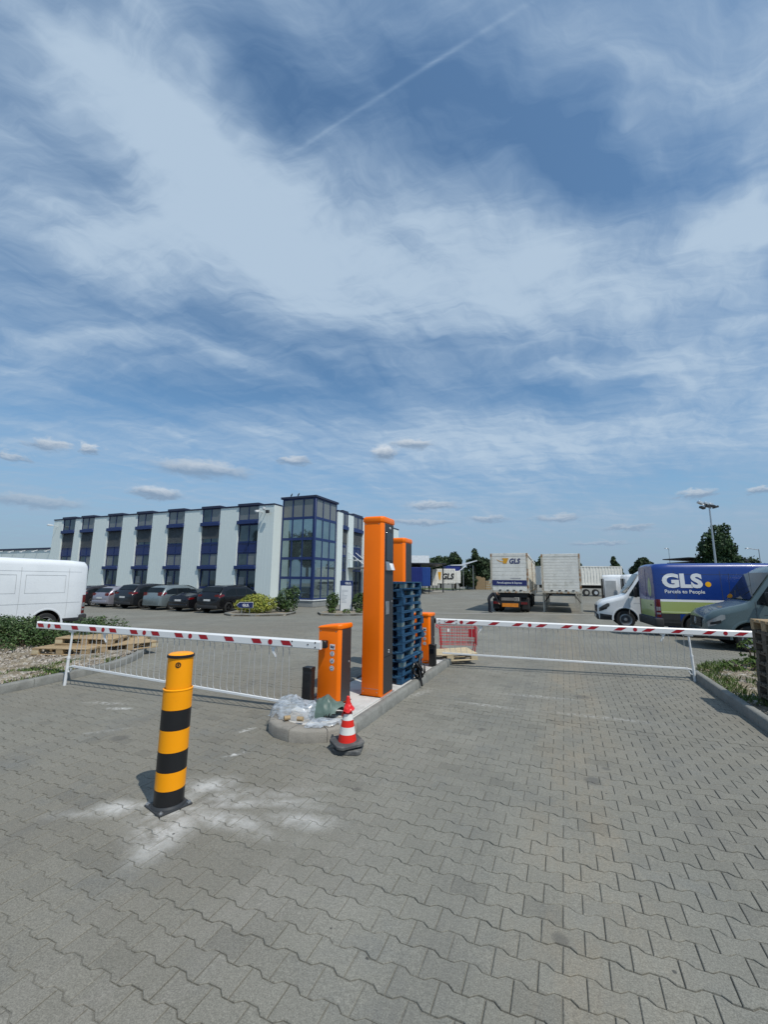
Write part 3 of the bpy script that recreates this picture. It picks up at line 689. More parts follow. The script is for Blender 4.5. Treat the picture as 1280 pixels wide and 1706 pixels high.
m_lens=mat('white_plastic',(.75,.76,.76),.3)
m_screen=mat('dark_glass_screen',(.008,.010,.014),.08,ior=1.55)
t,w,d,h=column('tall orange access column with a dark reader panel, standing in front of the blue pallets',(-.015,6.26),2.52,'orange access columns')
mb=MB(); mb.box(.0045,.012,.13,.38,1.93,2.36); mb.build('screen',m_screen,parent=t,bevel=.003)
mb=MB(); mb.lathe([(0,.012),(.016,.012),(.018,.005),(.018,.0)],16,axis='X',c=(.004,.27,2.43)); mb.build('camera_lens',m_lens,parent=t,smooth=50)
mb=MB(); mb.prism([(.004,1.78),(.03,1.78),(.012,1.91),(.004,1.91)],.11,.25,axis='Y'); mb.build('button_plate',m_steel,parent=t)
mb=MB(); mb.prism([(.004,1.78),(.045,1.785),(.014,1.89),(.004,1.89)],.26,.40,axis='Y'); mb.build('paper_shield',m_lens,parent=t,bevel=.004)
mb=MB(); mb.box(.0045,.01,.13,.26,1.13,1.32); mb.build('card_reader',m_steel,parent=t,bevel=.003)
for z in (.58,.61):
    mb=MB(); mb.lathe([(0,.01),(.008,.01),(.01,0)],12,axis='X',c=(.0045,.26,z)); mb.build('key_lock',m_lens,parent=t,smooth=50)
mb=MB(); mb.box(.0045,.0065,.078,d-.014,.525,.53); mb.build('panel_seam',m_dark,parent=t)
mb=MB(); mb.box(-w-.03,.02,-.02,d+.02,-.012,.0); mb.build('base_plate',m_alu,parent=t)
column('second tall orange access column rising behind the stack of blue pallets',(.42,8.48),2.42,'orange access columns')
# stickers
m_icon=mat('dark_pictogram',(.03,.05,.11),.5)
def stickers(t,cx_,z,s=1.0):
    f=-.0025
    mb=MB(); mb.box(cx_-.045*s,cx_+.045*s,f,-.0008,z-.04*s,z+.04*s); q=mb.build('pictogram_sticker',m_lens,parent=t)
    mb=MB(); mb.box(cx_-.03*s,cx_-.002,f-.001,f,z-.02*s,z+.022*s); mb.add([(cx_+.004,f-.001,z-.025*s),(cx_+.034*s,f-.001,z-.015*s),(cx_+.034*s,f-.001,z+.022*s),(cx_+.0,f-.001,z+.005)],[(0,1,2,3)]); mb.tube([(cx_-.025*s,f-.001,z+.02*s),(cx_+.03*s,f-.001,z-.026*s)],.003,4); mb.build('pictogram',m_icon,parent=q)
    for k,dz in enumerate((.105,.215,.325)):
        zc=z-dz*s
        mb=MB(); mb.lathe([(0,-.0025),(.04*s,-.0025),(.04*s,-.0005)],24,axis='Y',c=(cx_,0,zc)); q=mb.build('pictogram_sticker',m_lens,parent=t)
        mb=MB(); mb.lathe([(.030*s,-.0032),(.035*s,-.0032),(.035*s,-.0026)],24,axis='Y',c=(cx_,0,zc))
        if k==0: mb.tube([(cx_,-.0036,zc-.016*s),(cx_,-.0036,zc+.01*s)],.006*s,5); mb.tube([(cx_-.008*s,-.0036,zc+.014*s),(cx_+.008*s,-.0036,zc+.014*s)],.005*s,5)
        if k==1: mb.tube([(cx_-.016*s,-.0036,zc-.004*s),(cx_+.016*s,-.0036,zc-.004*s)],.004*s,5); mb.tube([(cx_-.016*s,-.0036,zc+.006*s),(cx_+.016*s,-.0036,zc+.006*s)],.004*s,5)
        if k==2: mb.tube([(cx_-.016*s,-.0036,zc-.006*s),(cx_,-.0036,zc+.01*s),(cx_+.016*s,-.0036,zc-.006*s)],.005*s,5)
        mb.build('pictogram',m_icon,parent=q)
def reflector(kind,mt,parent,s,z,slant,REFM={}):
    k=(kind,slant)
    if k not in REFM:
        mb=MB()
        if kind=='P': mb.add([(-.085-.035*slant,-.0015,-.03),(.055-.035*slant,-.0015,-.03),(.085+.035*slant,-.0015,.03),(-.055+.035*slant,-.0015,.03)],[(0,1,2,3)])
        else: mb.lathe([(0,-.002),(.035,-.002),(.036,0)],20,axis='Y')
        o=mb.build('red_reflector',m_red,parent=parent,weld=False); REFM[k]=o.data
    else: o=bpy.data.objects.new('red_reflector',REFM[k]); COL.objects.link(o); o.parent=parent
    o.location=(s,-.034,z); return o
m_bar=mat('galvanised_bar',(.50,.51,.51),.45,.3,var=.1)
def barrier(label,A,D_,lenb,zb0,zb1,marks,leg_s,rail0,rail1,zr0,zr1,cab,cabh,side,group):
    """A: boom start, D_: unit direction"""
    t=T('barrier_gate',label,'barrier',(cab[0],cab[1],.122),RZ,group)
    inv=t.matrix_basis if False else (Matrix.Translation((cab[0],cab[1],.122))@Matrix.Rotation(RZ,4,'Z')).inverted()
    tilt=.10 if side<0 else 0.0
    housing(t,.335,.33,cabh,tw=.05,lidh=.05,lid_tilt=tilt)
    mb=MB(); mb.box(-.002,.004,.055,.33-.012,.015,cabh-.02); mb.build('door_panel',m_anth,parent=t,bevel=.002)
    mb=MB(); mb.box(-.36,.02,-.02,.35,-.014,0); mb.build('base_plate',m_alu,parent=t)
    stickers(t,-.115,cabh-.25 if side<0 else cabh-.27,.85)
    # boom in its own frame, x along boom
    a=math.atan2(D_[1],D_[0]); dz=(zb1-zb0)/lenb
    fr=inv@Matrix.Translation((A[0],A[1],0))@Matrix.Rotation(a,4,'Z')
    flip= 1
    # local y of boom must have camera side = -y ; for side<0 (boom runs to -x) camera side is +y
    cs=-1 if side>0 else 1
    hh,wd=.0575,.033
    prof=[(-wd,-hh+.012),(-wd+.01,-hh),(wd-.01,-hh),(wd,-hh+.012),(wd,hh-.022),(wd-.02,hh),(-wd+.02,hh),(-wd,hh-.022)]
    mb=MB(); n=len(prof); ss=[0,lenb]
    vs=[(s,y,z+zb0+dz*s) for s in ss for y,z in prof]; fs=[tuple(range(n)),tuple(range(n,2*n))]+[(i,(i+1)%n,n+(i+1)%n,n+i) for i in range(n)]
    mb.add(vs,fs); boom=mb.build('boom',m_white,smooth=30); boom.parent=t; boom.matrix_local=fr
    for s,k in marks:
        r_=reflector(k,m_red,boom,s,zb0+dz*s,-1 if side<0 else 1)
        if cs>0: r_.location.y=.034; r_.rotation_euler=(0,0,math.pi)
    e=cs*.034
    for s in (lenb-.004,):
        mb=MB(); mb.box(s,s+.012,-wd-.003,wd+.003,zb1-hh-.003,zb1+hh+.003); mb.build('end_cap',m_white,parent=boom,bevel=.006)
    for s in (.07,.18,.42):
        for zz in ((-.03,.03) if s!=.18 else (0,)):
            mb=MB(); mb.lathe([(0,.004),(.009,.004),(.011,0)],8,axis='Y',c=(s,0,0)); o=mb.build('bolt',m_black,parent=boom); o.location=(0,(e if cs>0 else e-.004),zb0+zz)
    # hanging hooks
    for s in (.72 if side<0 else lenb-1.45,lenb-1.55 if side<0 else .9):
        mb=MB(); z=zb0+dz*s-hh; mb.prism([(-.06,0),(.06,0),(.035,-.03),(.02,-.08),(-.035,-.15),(-.05,-.14),(-.015,-.07),(-.02,-.03)],-.008,.008,axis='Y'); o=mb.build('hook_bracket',m_white,parent=boom,bevel=.003); o.location=(s,0,z+.002)
    # skirt
    def zr(s): return zr0+(zr1-zr0)*(s-rail0)/(rail1-rail0)
    mb=MB(); mb.obox(((rail0+rail1)/2,0,(zr0+zr1)/2),((rail1-rail0)/2,0,(zr1-zr0)/2),(0,.012,0),(0,0,.017)); mb.build('lower_rail',m_white,parent=boom,bevel=.004)
    mb=MB(); mb.tube([(rail1-.02,0,zr1),(rail1+.05,0,zr1-.01),(rail1+.08,0,zr1-.06),(rail1+.07,0,zr1-.10),(rail1+.03,0,zr1-.09),(rail1+.01,0,zr1-.04)],.012,8); mb.build('rail_loop',m_white,parent=boom,smooth=60)
    nb=int((rail1-rail0)/.112); q=MB()
    q.tube([(.022,0,1.0),(.004,0,.955),(0,0,.92),(0,0,.16),(-.005,0,.06),(-.028,0,0)],.0046,6); src=None; rg=random.Random(9)
    for k in range(nb+1):
        s=rail0+.04+(rail1-rail0-.08)*k/nb
        top=zb0+dz*s-hh+.004; bot=zr(s)+.012
        if src is None: o=q.build('grille_bar',m_bar,parent=boom,smooth=60); src=o.data
        else: o=bpy.data.objects.new('grille_bar',src); COL.objects.link(o); o.parent=boom
        o.location=(s+rg.gauss(0,.004),0,bot); o.scale=(1 if side<0 else -1,1,top-bot); o.rotation_euler=(rg.gauss(0,.02),rg.gauss(0,.02),0)
    # support leg
    zt=zb0+dz*leg_s-hh
    mb=MB(); mb.tube([(leg_s,0,zt+.005),(leg_s+.02,0,.42)],.017,12); mb.tube([(leg_s+.02,0,.43),(leg_s+.035,0,.0)],.0225,12); mb.tube([(leg_s+.019,0,.42),(leg_s+.021,0,.46)],.026,12)
    lg=mb.build('support_leg',m_white,parent=boom,smooth=50)
    mb=MB(); mb.tube([(leg_s-.06,0,zt-.005),(leg_s+.07,0,zt-.01)],.02,8); mb.build('leg_bracket',m_white,parent=boom)
    # boom mount behind/at housing
    mb=MB(); mb.box(-.05,.05,.035 if cs<0 else -.12,.13 if cs<0 else -.035,zb0-.05,zb0+.05); mb.build('boom_mount',m_black,parent=boom,bevel=.01)
    return t
lm=[(5.31,'P'),(5.11,'D'),(4.9,'P'),(4.5,'P'),(4.09,'P'),(3.87,'D'),(3.66,'P'),(3.22,'P'),(3.01,'D'),(2.79,'P'),(2.34,'P'),(2.13,'D'),(1.89,'P'),(1.44,'P'),(.98,'P'),(.76,'D'),(.51,'P')]
A=(-.818,5.80); B=(-5.95,7.5); l_=math.hypot(B[0]-A[0],B[1]-A[1]); DL=((B[0]-A[0])/l_,(B[1]-A[1])/l_)
barrier('left barrier, orange cabinet at the island nose with striped white boom over the left lane',A,DL,l_,.895,.93,lm,4.58,.42,4.5,.13,.31,(-.572,5.86),.985,-1,'boom barriers')
rm_=[(.29,'P'),(.52,'D'),(.72,'P'),(1.17,'P'),(1.63,'P'),(1.86,'D'),(2.08,'P'),(2.55,'P'),(2.79,'D'),(3.02,'P'),(3.5,'P'),(3.76,'D'),(3.99,'P'),(4.48,'P'),(4.99,'P'),(5.25,'D'),(5.5,'P')]
barrier('right barrier, orange cabinet beyond the blue pallets with striped white boom over the right lane',(1.12,9.05),(.97648,-.21559),5.68,.925,.865,rm_,4.66,.12,4.6,.29,.215,(.955,8.75),.93,1,'boom barriers')
# photocell posts
def post(label,p,h):
    t=T('sensor_post',label,'post',(p[0],p[1],.12),RZ,'black sensor posts')
    mb=MB(); mb.box(-.065,.065,-.055,.055,0,h); mb.build('housing',m_black,parent=t,bevel=.008,seg=2)
    mb=MB(); mb.box(-.067,.067,-.057,.057,h-.045,h+.004); mb.build('cap',m_black,parent=t,bevel=.006)
    mb=MB(); mb.box(-.04,.04,-.058,-.054,h-.16,h-.08); mb.build('sensor_window',m_screen,parent=t)
post('short black sensor post beside the left barrier cabinet, next to the clear foil',(-.97,5.82),.49)
post('short black sensor post beside the right barrier cabinet',(.985,8.58),.40)

# =====================================================================  BOLLARD
t=T('impact_bollard','yellow and black striped impact bollard bolted to the paving in the left lane','bollard',(-1.66,3.61,.0),rad(-38))
R_=.110
mb=MB(); mb.box(-.128,.128,-.128,.128,0,.012); mb.build('base_plate',m_anth,parent=t,bevel=.004,seg=2)
for x in (-.108,.108):
    for y in (-.108,.108):
        mb=MB(); mb.lathe([(0,.028),(.008,.028),(.008,.02),(.016,.02),(.016,.012)],6,c=(x,y,0)); mb.build('anchor_bolt',m_steel,parent=t)
mb=MB(); mb.lathe([(.124,.012),(.123,.018),(.115,.026),(.112,.034)],40); mb.build('weld_ring',m_anth,parent=t,smooth=50)
bands=[(.02,.140,1),(.140,.270,0),(.270,.412,1),(.412,.572,0),(.572,.722,1),(.722,.866,0)]
for z0,z1,k in bands:
    mb=MB(); mb.lathe([(R_-.003,z0),(R_,z0+.0015),(R_,z1-.0015),(R_-.003,z1)],48); mb.build('black_sleeve_band' if k else 'yellow_sleeve_band',m_black if k else m_yel,parent=t,smooth=50)
mb=MB(); mb.lathe([(R_-.003,.863),(R_+.003,.867),(R_+.003,.873),(R_-.006,.878)],48); mb.build('sleeve_rim',m_yel,parent=t,smooth=50)
mb=MB(); mb.lathe([(R_-.012,.85),(R_-.014,1.115)],48); up=mb.build('upper_tube',m_yel,parent=t,smooth=50)
mb=MB(); mb.lathe([(R_-.013,1.113),(R_-.006,1.116),(R_-.006,1.133),(R_-.012,1.137)],48); mb.build('black_collar',m_black,parent=t,smooth=40)
mb=MB(); mb.lathe([(0,1.15),(.055,1.149),(.082,1.145),(R_-.014,1.136)],48); mb.build('cap',m_yel,parent=t,smooth=60)
q=Vector((.08,-.62,0)); 
a=rad(-90)+rad(38)+rad(22)  # ring sign faces the camera
n_=Vector((math.cos(a-rad(6)),math.sin(a-rad(6)),0)); 
mb=MB()
u_=Vector((-n_.y,n_.x,0)); c_=n_*(R_-.011)+Vector((0,0,1.065))
def disc(mb,c,n,u,r0_,r1_,nn=24):
    vs=[];up_=Vector((0,0,1))
    for k in range(nn):
        t_=2*math.pi*k/nn
        for r__ in (r0_,r1_):
            pp=c+u*math.cos(t_)*r__+up_*math.sin(t_)*r__
            # follow the tube
            rad_=math.hypot(pp.x,pp.y); pp.x*=(R_-.0105)/rad_; pp.y*=(R_-.0105)/rad_; vs.append(pp)
    mb.add(vs,[(2*k,2*((k+1)%nn),2*((k+1)%nn)+1,2*k+1) for k in range(nn)])
disc(mb,c_,n_,u_,.013,.0215); mb.build('maker_badge',m_black,parent=t)
mb=MB(); disc(mb,c_,n_,u_,.0001,.007); mb.build('badge_centre',m_black,parent=t)

# =====================================================================  TRAFFIC CONE
m_cone=mat('red_cone_plastic',(.72,.022,.012),.4,var=.08,vs=4,col2=(.55,.02,.012),c2s=9)
m_conew=mat('white_cone_sleeve',(.74,.74,.70),.5,var=.1,vs=6,col2=(.5,.49,.45),c2s=14,c2t=(.6,.72))
m_base=mat('grey_rubber_base',(.075,.077,.078),.85,var=.3,vs=8,fine=.3,col2=(.15,.15,.14),c2s=6)
t=T('traffic_cone','red and white traffic cone on a dark rubber foot at the island nose','traffic cone',(-.36,4.74,0),.35)
def footpoly(a,c_): return [(-a+c_,-a),(a-c_,-a),(a,-a+c_),(a,a-c_),(a-c_,a),(-a+c_,a),(-a,a-c_),(-a,-a+c_)]
fp=footpoly(.155,.05)
mb=MB(); mb.prism(fp,.066,.098); o=mb.build('cone_foot',m_base,parent=t,bevel=.005,smooth=12); o.rotation_euler=(.04,-.05,.12)
def rc(z): return .098-(z-.09)*.185
for z0,z1,k in ((.09,.165,0),(.165,.235,1),(.235,.30,0),(.30,.36,1),(.36,.525,0)):
    mb=MB(); mb.lathe([(rc(z0),z0),(rc(z1),z1)],36); mb.build('white_band' if k else 'red_band',m_conew if k else m_cone,parent=t,smooth=60)
mb=MB(); mb.lathe([(rc(.525),.525),(.014,.530),(.010,.525)],24); mb.build('cone_tip',m_cone,parent=t,smooth=60)
t2=T('cone_foot_weight','loose dark rubber cone foot lying under the red and white cone','rubber foot',(-.345,4.73,0),-.1)
mb=MB(); mb.prism(footpoly(.145,.035),.0,.042); mb.build('rubber_slab',m_base,parent=t2,bevel=.005,smooth=12)
# red bag hooked over the cone
mb=MB(); r_=random.Random(8); vs=[];n1_,n2_=22,12
for j in range(n2_+1):
    for i in range(n1_):
        a=2*math.pi*i/n1_; z=.46-.13*j/n2_; rr__=rc(z)+.003+.006*(j/n2_)+.005*noise.noise(Vector((math.cos(a)*2.5,math.sin(a)*2.5,z*22)))*(1+j/6)
        if math.cos(a+.9)>.1: rr__+=.006*S(j/n2_)
        z+=.03*(j/n2_)*noise.noise(Vector((math.cos(a)*1.7,math.sin(a)*1.7,4)))+ (.06*(j/n2_) if math.cos(a-2.6)<.3 else 0)
        vs.append((rr__*math.cos(a),rr__*math.sin(a),z))
mb.add(vs,[(j*n1_+i,j*n1_+(i+1)%n1_,(j+1)*n1_+(i+1)%n1_,(j+1)*n1_+i) for j in range(n2_) for i in range(n1_)])
m_redbag=mat('red_thin_plastic',(.70,.02,.02),.32,var=.1,vs=8)
o=mb.build('plastic_bag',m_redbag,smooth=40); o.location=(-.36,4.74,.002); tag(o,'crumpled red plastic bag pulled over the top of the traffic cone','bag')

# =====================================================================  FOIL AND TARP ON THE NOSE
def crumple(name,loc,ax,ay,hh,seed,mt,drape=.10,n=60,rz=0,freq=7.0):
    vs=[]
    for j in range(n+1):
        for i in range(n+1):
            u,v=i/n*2-1,j/n*2-1; r=math.hypot(u,v)/(1+.18*noise.noise(Vector((u*1.3+seed,v*1.3,2))))
            x,y=u*ax*(1+.1*noise.noise(Vector((u*2,v*2,seed)))),v*ay*(1+.1*noise.noise(Vector((u*2,v*2,seed+5))))
            p=Vector((x*freq,y*freq,seed)); 
            rd=1-abs(noise.noise(p))*2; rd2=1-abs(noise.noise(p*2.3+Vector((3,1,2))))*2; rd3=noise.noise(p*5)
            e=max(0,1-r*r); z=hh*(e**.5)*(.70+.22*rd+.06*rd2)+.008*rd2+.002*rd3
            z=max(z,.004+.008*abs(rd2)) if r<1.25 else z
            if r>1: z-=0
            x+=.025*noise.noise(p*1.2+Vector((9,0,0))); y+=.025*noise.noise(p*1.2+Vector((0,9,0)))
            vs.append((x,y,z))
    fs=[]
    for j in range(n):
        for i in range(n):
            u,v=(i+.5)/n*2-1,(j+.5)/n*2-1; r=math.hypot(u,v)*(1+.25*noise.noise(Vector((u*2.5+seed,v*2.5,7))))
            if r<1.0: fs.append((j*(n+1)+i,j*(n+1)+i+1,(j+1)*(n+1)+i+1,(j+1)*(n+1)+i))
    mb=MB(); mb.add(vs,fs); o=mb.build(name,mt,smooth=50); 
    bm=bmesh.new(); bm.from_mesh(o.data); bmesh.ops.delete(bm,geom=[v for v in bm.verts if not v.link_faces],context='VERTS'); bm.to_mesh(o.data); bm.free()
    # drape over the kerb edge: vertices outside the island fall
    M_=Matrix.Translation(loc)@Matrix.Rotation(rz,4,'Z')
    for v in o.data.vertices:
        w_=M_@v.co; rel=w_-IC; s_,t_=rel.dot(E1),rel.dot(E2)
        out= (math.hypot(s_,t_)-IR) if t_<0 else abs(s_)-IR
        if out>0: v.co.z-=drape*S(out/.07)*1.0; v.co.z=max(v.co.z,.006-loc[2]+.004)
    o.location=loc; o.rotation_euler=(0,0,rz); return o
mf=bpy.data.materials.new('clear_foil'); mf.use_nodes=True; ft=mf.node_tree; ft.nodes.clear()
fo=ft.nodes.new('ShaderNodeOutputMaterial'); fb=ft.nodes.new('ShaderNodeBsdfPrincipled'); ftr=ft.nodes.new('ShaderNodeBsdfTransparent'); fmx=ft.nodes.new('ShaderNodeMixShader'); fn_=ft.nodes.new('ShaderNodeTexNoise'); fn_.inputs['Scale'].default_value=9; fn_.inputs['Detail'].default_value=5
fb.inputs['Base Color'].default_value=(.50,.55,.60,1); fb.inputs['Roughness'].default_value=.2; fmr=ft.nodes.new('ShaderNodeMapRange'); fmr.inputs[1].default_value=.35; fmr.inputs[2].default_value=.65; fmr.inputs[3].default_value=.22; fmr.inputs[4].default_value=.72
ft.links.new(fn_.outputs['Fac'],fmr.inputs[0]); ft.links.new(fmr.outputs[0],fmx.inputs[0]); ft.links.new(ftr.outputs[0],fmx.inputs[1]); ft.links.new(fb.outputs[0],fmx.inputs[2]); ft.links.new(fmx.outputs[0],fo.inputs[0])
m_tarp=mat('grey_green_tarpaulin',(.105,.155,.13),.42,var=.2,vs=5,col2=(.15,.20,.175),c2s=4)
o=crumple('plastic_foil',(-1.05,5.42,.13),.34,.20,.24,3.0,mf,rz=-.3,freq=3.6); tag(o,'crumpled clear plastic foil heaped on the left of the island nose','foil')
o=crumple('tarpaulin',(-.66,5.45,.13),.225,.19,.23,9.0,m_tarp,rz=.2,freq=5.2); tag(o,'crumpled grey-green tarpaulin lying in front of the left barrier cabinet','tarpaulin')
o=crumple('plastic_foil',(-.66,5.10,.125),.22,.13,.07,14.0,mf,rz=.35,freq=6,n=44); tag(o,'flat torn piece of clear foil hanging over the rounded kerb by the cone','foil')
# firewood-like timber ends poking out of the foil
for x,y,r_ in ((-1.10,5.20,.5),(-.94,5.17,-.2)):
    mb=MB(); mb.tube([(-.035,0,0),(.035,0,0)],.026,12); o=mb.build('timber_offcut',m_wood,smooth=50); o.location=(x,y,.165); o.rotation_euler=(0,0,r_)
    tag(o,'brown round offcut, left one, under the front of the clear foil' if r_>0 else 'brown round offcut, right one, under the front of the clear foil','wood')
# black cable bundle by the pallets
mb=MB(); r_=random.Random(12)
for k in range(9):
    pts=[]; a0=r_.uniform(0,6); 
    for i in range(15):
        a=a0+i*.62; q=.075+.03*math.sin(a*1.7+k); pts.append((.07*math.cos(a)*r_.uniform(.7,1.2)+.012*k-.04,.03*math.sin(k)+r_.gauss(0,.012),.13+q*math.sin(a)*1.3+r_.gauss(0,.01)))
    mb.tube(pts,.008,6)
mb.tube([(0,.1,.35),(.02,.02,.25),(.04,-.03,.12),(.07,-.06,.02),(.09,-.05,-.1)],.018,8)
o=mb.build('cable_bundle',m_black,smooth=60); o.location=(.60,7.42,.13); o.rotation_euler=(0,0,RZ); tag(o,'tangled black cable bundle hanging over the kerb at the blue pallet stack','cable')
# red trolley
m_rw=mat('red_coated_wire',(.48,.012,.02),.4,var=.08)
t=T('shopping_trolley','red wire shopping trolley parked behind the right barrier cabinet','trolley',(1.35,10.35,0),rad(-8)); t.scale=(.86,1,.69)
mb=MB(); L_,Wd,z0_,z1_=1.0,.5,.38,.98
for k in range(15):
    x=k*L_/14
    for y in (0,Wd): mb.tube([(x,y,z0_+.05*(x/L_)),(x,y,z1_-.04+.04*x/L_)],.0035,5)
for k in range(7):
    z=z0_+(z1_-z0_)*k/6
    for y in (0,Wd): mb.tube([(0,y,z),(L_,y,z+.02)],.0045 if k%3 else .009,5)
    mb.tube([(L_,0,z+.02),(L_,Wd,z+.02)],.005,5); mb.tube([(0,0,z),(0,Wd,z)],.005,5)
for k in range(8):
    y=Wd*k/7; mb.tube([(L_,y,z0_+.05),(L_,y,z1_)],.0035,5); mb.tube([(0,y,z0_+.02),(L_,y,z0_+.05)],.0035,5)
mb.build('wire_basket',m_rw,parent=t)
mb=MB()
for y in (0,Wd): mb.tube([(-.08,y,.98),(.02,y,.9),(.05,y,.3),(.0,y,.16),(.95,y,.14)],.014,8); mb.tube([(.95,y,.14),(.98,y,.40)],.014,8)
mb.build('frame',m_rw,parent=t,smooth=50)
mb=MB(); mb.tube([(-.08,-.02,.98),(-.08,Wd+.02,.98)],.017,10); mb.build('handle',m_rw,parent=t,smooth=50)
mb=MB(); mb.box(.80,.97,-.012,-.004,.66,.93); mb.build('red_panel',m_red,parent=t)
mb=MB(); mb.box(.985,1.03,-.01,Wd+.01,.40,1.0); mb.build('end_frame',m_rw,parent=t,bevel=.01)
for x in (.02,.93):
    for y in (0,Wd):
        mb=MB(); mb.lathe([(.02,-.015),(.06,-.015),(.06,.015),(.02,.015)],16,axis='Y',c=(x,y,.06)); mb.tube([(x,y,.06),(x,y,.15)],.012,6); mb.build('castor',m_black,parent=t,smooth=50)
mb=MB(); mb.box(.22,.28,-.014,-.006,.82,.92); mb.build('paper_tag',m_lens,parent=t)
# =====================================================================  VEHICLES
class Body:
    """loft along x (front = +x at 0, body runs to -x). st: (x, halfwidth, zbottom, ztop, corner radius)"""
    def __init__(s,st,belt,th): s.st=st; s.belt=belt; s.th=th
    def at(s,x):
        st=s.st
        if x>=st[0][0]: return st[0]
        for a,b in zip(st,st[1:]):
            if b[0]<=x<=a[0]:
                t=(a[0]-x)/(a[0]-b[0]) if a[0]!=b[0] else 0
                return tuple(p+(q-p)*t for p,q in zip(a,b))
        return st[-1]
    def ys(s,x,z):
        _,w,zb,zt,rc=s.at(x); y=w*(1-s.th*max(0,z-s.belt)); 
        zc=zt-rc
        if z>zc: 
            q=min(1,(z-zc)/rc); y-=rc*(1-math.sqrt(max(0,1-q*q)))
        if z<zb+.12: y-=.03*(1-(z-zb)/.12)
        return y
    def mesh(s,mt,name,parent,arches=(),ar=.40,aw=.34,sub=1):
        rings=[]
        for (x,w,zb,zt,rc) in s.st:
            zc=zt-rc; zl=zb+.12; bl=min(s.belt,zc-.02)
            zs=[zb+.001,zl,zl+(bl-zl)*.5,bl,bl+(zc-bl)*.5,zc,zc+rc*.38,zc+rc*.71,zc+rc*.92]
            h=[(s.ys(x,z),z) for z in zs]
            yt=h[-1][0]; h+=[(yt*.72,zt-.004+0),(yt*.35,zt+.010),(0,zt+.016)]
            h=[(0,zb)]+h
            ring=[(x,y,z) for y,z in h]+[(x,-y,z) for y,z in reversed(h[1:-1])]
            rings.append(ring)
        n=len(rings[0]); vs=[p for r in rings for p in r]; fs=[]
        for i in range(len(rings)-1):
            for k in range(n): fs.append((i*n+k,i*n+(k+1)%n,(i+1)*n+(k+1)%n,(i+1)*n+k))
        fs.append(tuple(range(n))); fs.append(tuple(range((len(rings)-1)*n,len(rings)*n)))
        mb=MB(); mb.add(vs,fs); o=mb.build(name,mt,parent=None)
        if arches:
            c=MB()
            for ax,zc_ in arches:
                for sd in (-1,1):
                    y=s.at(ax)[1]
                    c.lathe([(0,sd*(y-aw)),(ar,sd*(y-aw)),(ar,sd*(y+.3)),(0,sd*(y+.3))],36,axis='Y',c=(ax,0,zc_))
            co=c.build('cut',mt)
            m_=o.modifiers.new('b','BOOLEAN'); m_.operation='DIFFERENCE'; m_.solver='EXACT'; m_.object=co
            bpy.context.view_layer.update()
            me=bpy.data.meshes.new_from_object(o.evaluated_get(bpy.context.evaluated_depsgraph_get()))
            o.modifiers.clear(); o.data=me; me.name=name; bpy.data.objects.remove(co)
            me.shade_smooth(); me.set_sharp_from_angle(angle=rad(38))
        else: o.data.shade_smooth(); o.data.set_sharp_from_angle(angle=rad(38))
        o.data.materials.clear(); o.data.materials.append(mt)
        o.parent=parent; return o
    def side(s,mb,x0,x1,lo,hi,sides=(1,-1),off=.004,nx=10,nz_=3,m=0):
        """patch following the body side; lo/hi are z values or functions of t (0 at x0, 1 at x1)"""
        F=lambda f,t: f(t) if callable(f) else f
        for sd in sides:
            vs=[];
            for i in range(nx+1):
                t=i/nx; x=x0+(x1-x0)*t; a,b=F(lo,t),F(hi,t)
                for j in range(nz_+1):
                    z=a+(b-a)*j/nz_; vs.append((x,sd*(s.ys(x,z)+off),z))
            mb.add(vs,[(i*(nz_+1)+j,(i+1)*(nz_+1)+j,(i+1)*(nz_+1)+j+1,i*(nz_+1)+j+1) for i in range(nx) for j in range(nz_)],m)
        return mb
def pl(*pts):
    def f(t):
        for (a,p),(b,q) in zip(pts,pts[1:]):
            if t<=b: return p+(q-p)*(t-a)/(b-a) if b>a else q
        return pts[-1][1]
    return f
WHM={}
m_chass0=mat('dull_steel_dish',(.10,.10,.105),.6,.3,var=.1)
def wheel(parent,x,y,z,r=.345,w=.22,spokes=5,sd=1,style='alloy',key=None,mt=None):
    k=(r,w,spokes,style,sd)
    if k not in WHM:
        mb=MB(); mb.lathe([(r*.66,-w/2),(r*.92,-w/2),(r,-w/2+.03),(r,w/2-.03),(r*.92,w/2),(r*.66,w/2)],32,axis='Y'); ty=mb.build('wheel',m_rub,smooth=40)
        mb=MB(); yo=sd*(w/2-.035)
        mb.lathe([(r*.67,sd*(w/2-.005)),(r*.62,sd*(w/2-.01)),(r*.60,yo-sd*.03)],32,axis='Y')
        mb.lathe([(0,yo+sd*.012),(r*.16,yo+sd*.01),(r*.18,yo-sd*.01)],20,axis='Y')
        if style=='alloy':
            for q in range(spokes):
                a=2*math.pi*q/spokes; d=Vector((math.cos(a),0,math.sin(a))); u=Vector((-math.sin(a),0,math.cos(a)))
                mb.obox(d*r*.38+Vector((0,yo-sd*.004,0)),d*r*.26,u*r*(.42/spokes),Vector((0,.012,0)))
        else:
            mb.lathe([(r*.17,yo-sd*.01),(r*.40,yo-sd*.03),(r*.50,yo-sd*.01)],32,axis='Y',m=2); mb.lathe([(r*.50,yo-sd*.01),(r*.60,yo-sd*.02)],32,axis='Y')
        mb.lathe([(0,yo-sd*.06),(r*.62,yo-sd*.05)],24,axis='Y',m=1)
        ri=mb.build('rim',[mt or m_alu,m_dark,m_chass0],smooth=40)
        WHM[k]=(ty.data,ri.data); bpy.data.objects.remove(ty); bpy.data.objects.remove(ri)
    a,b=WHM[k]
    o=bpy.data.objects.new('wheel',a); COL.objects.link(o); o.parent=parent; o.location=(x,y,z)
    q=bpy.data.objects.new('rim',b); COL.objects.link(q); q.parent=o; q.rotation_euler=(0,random.uniform(0,1.2),0)
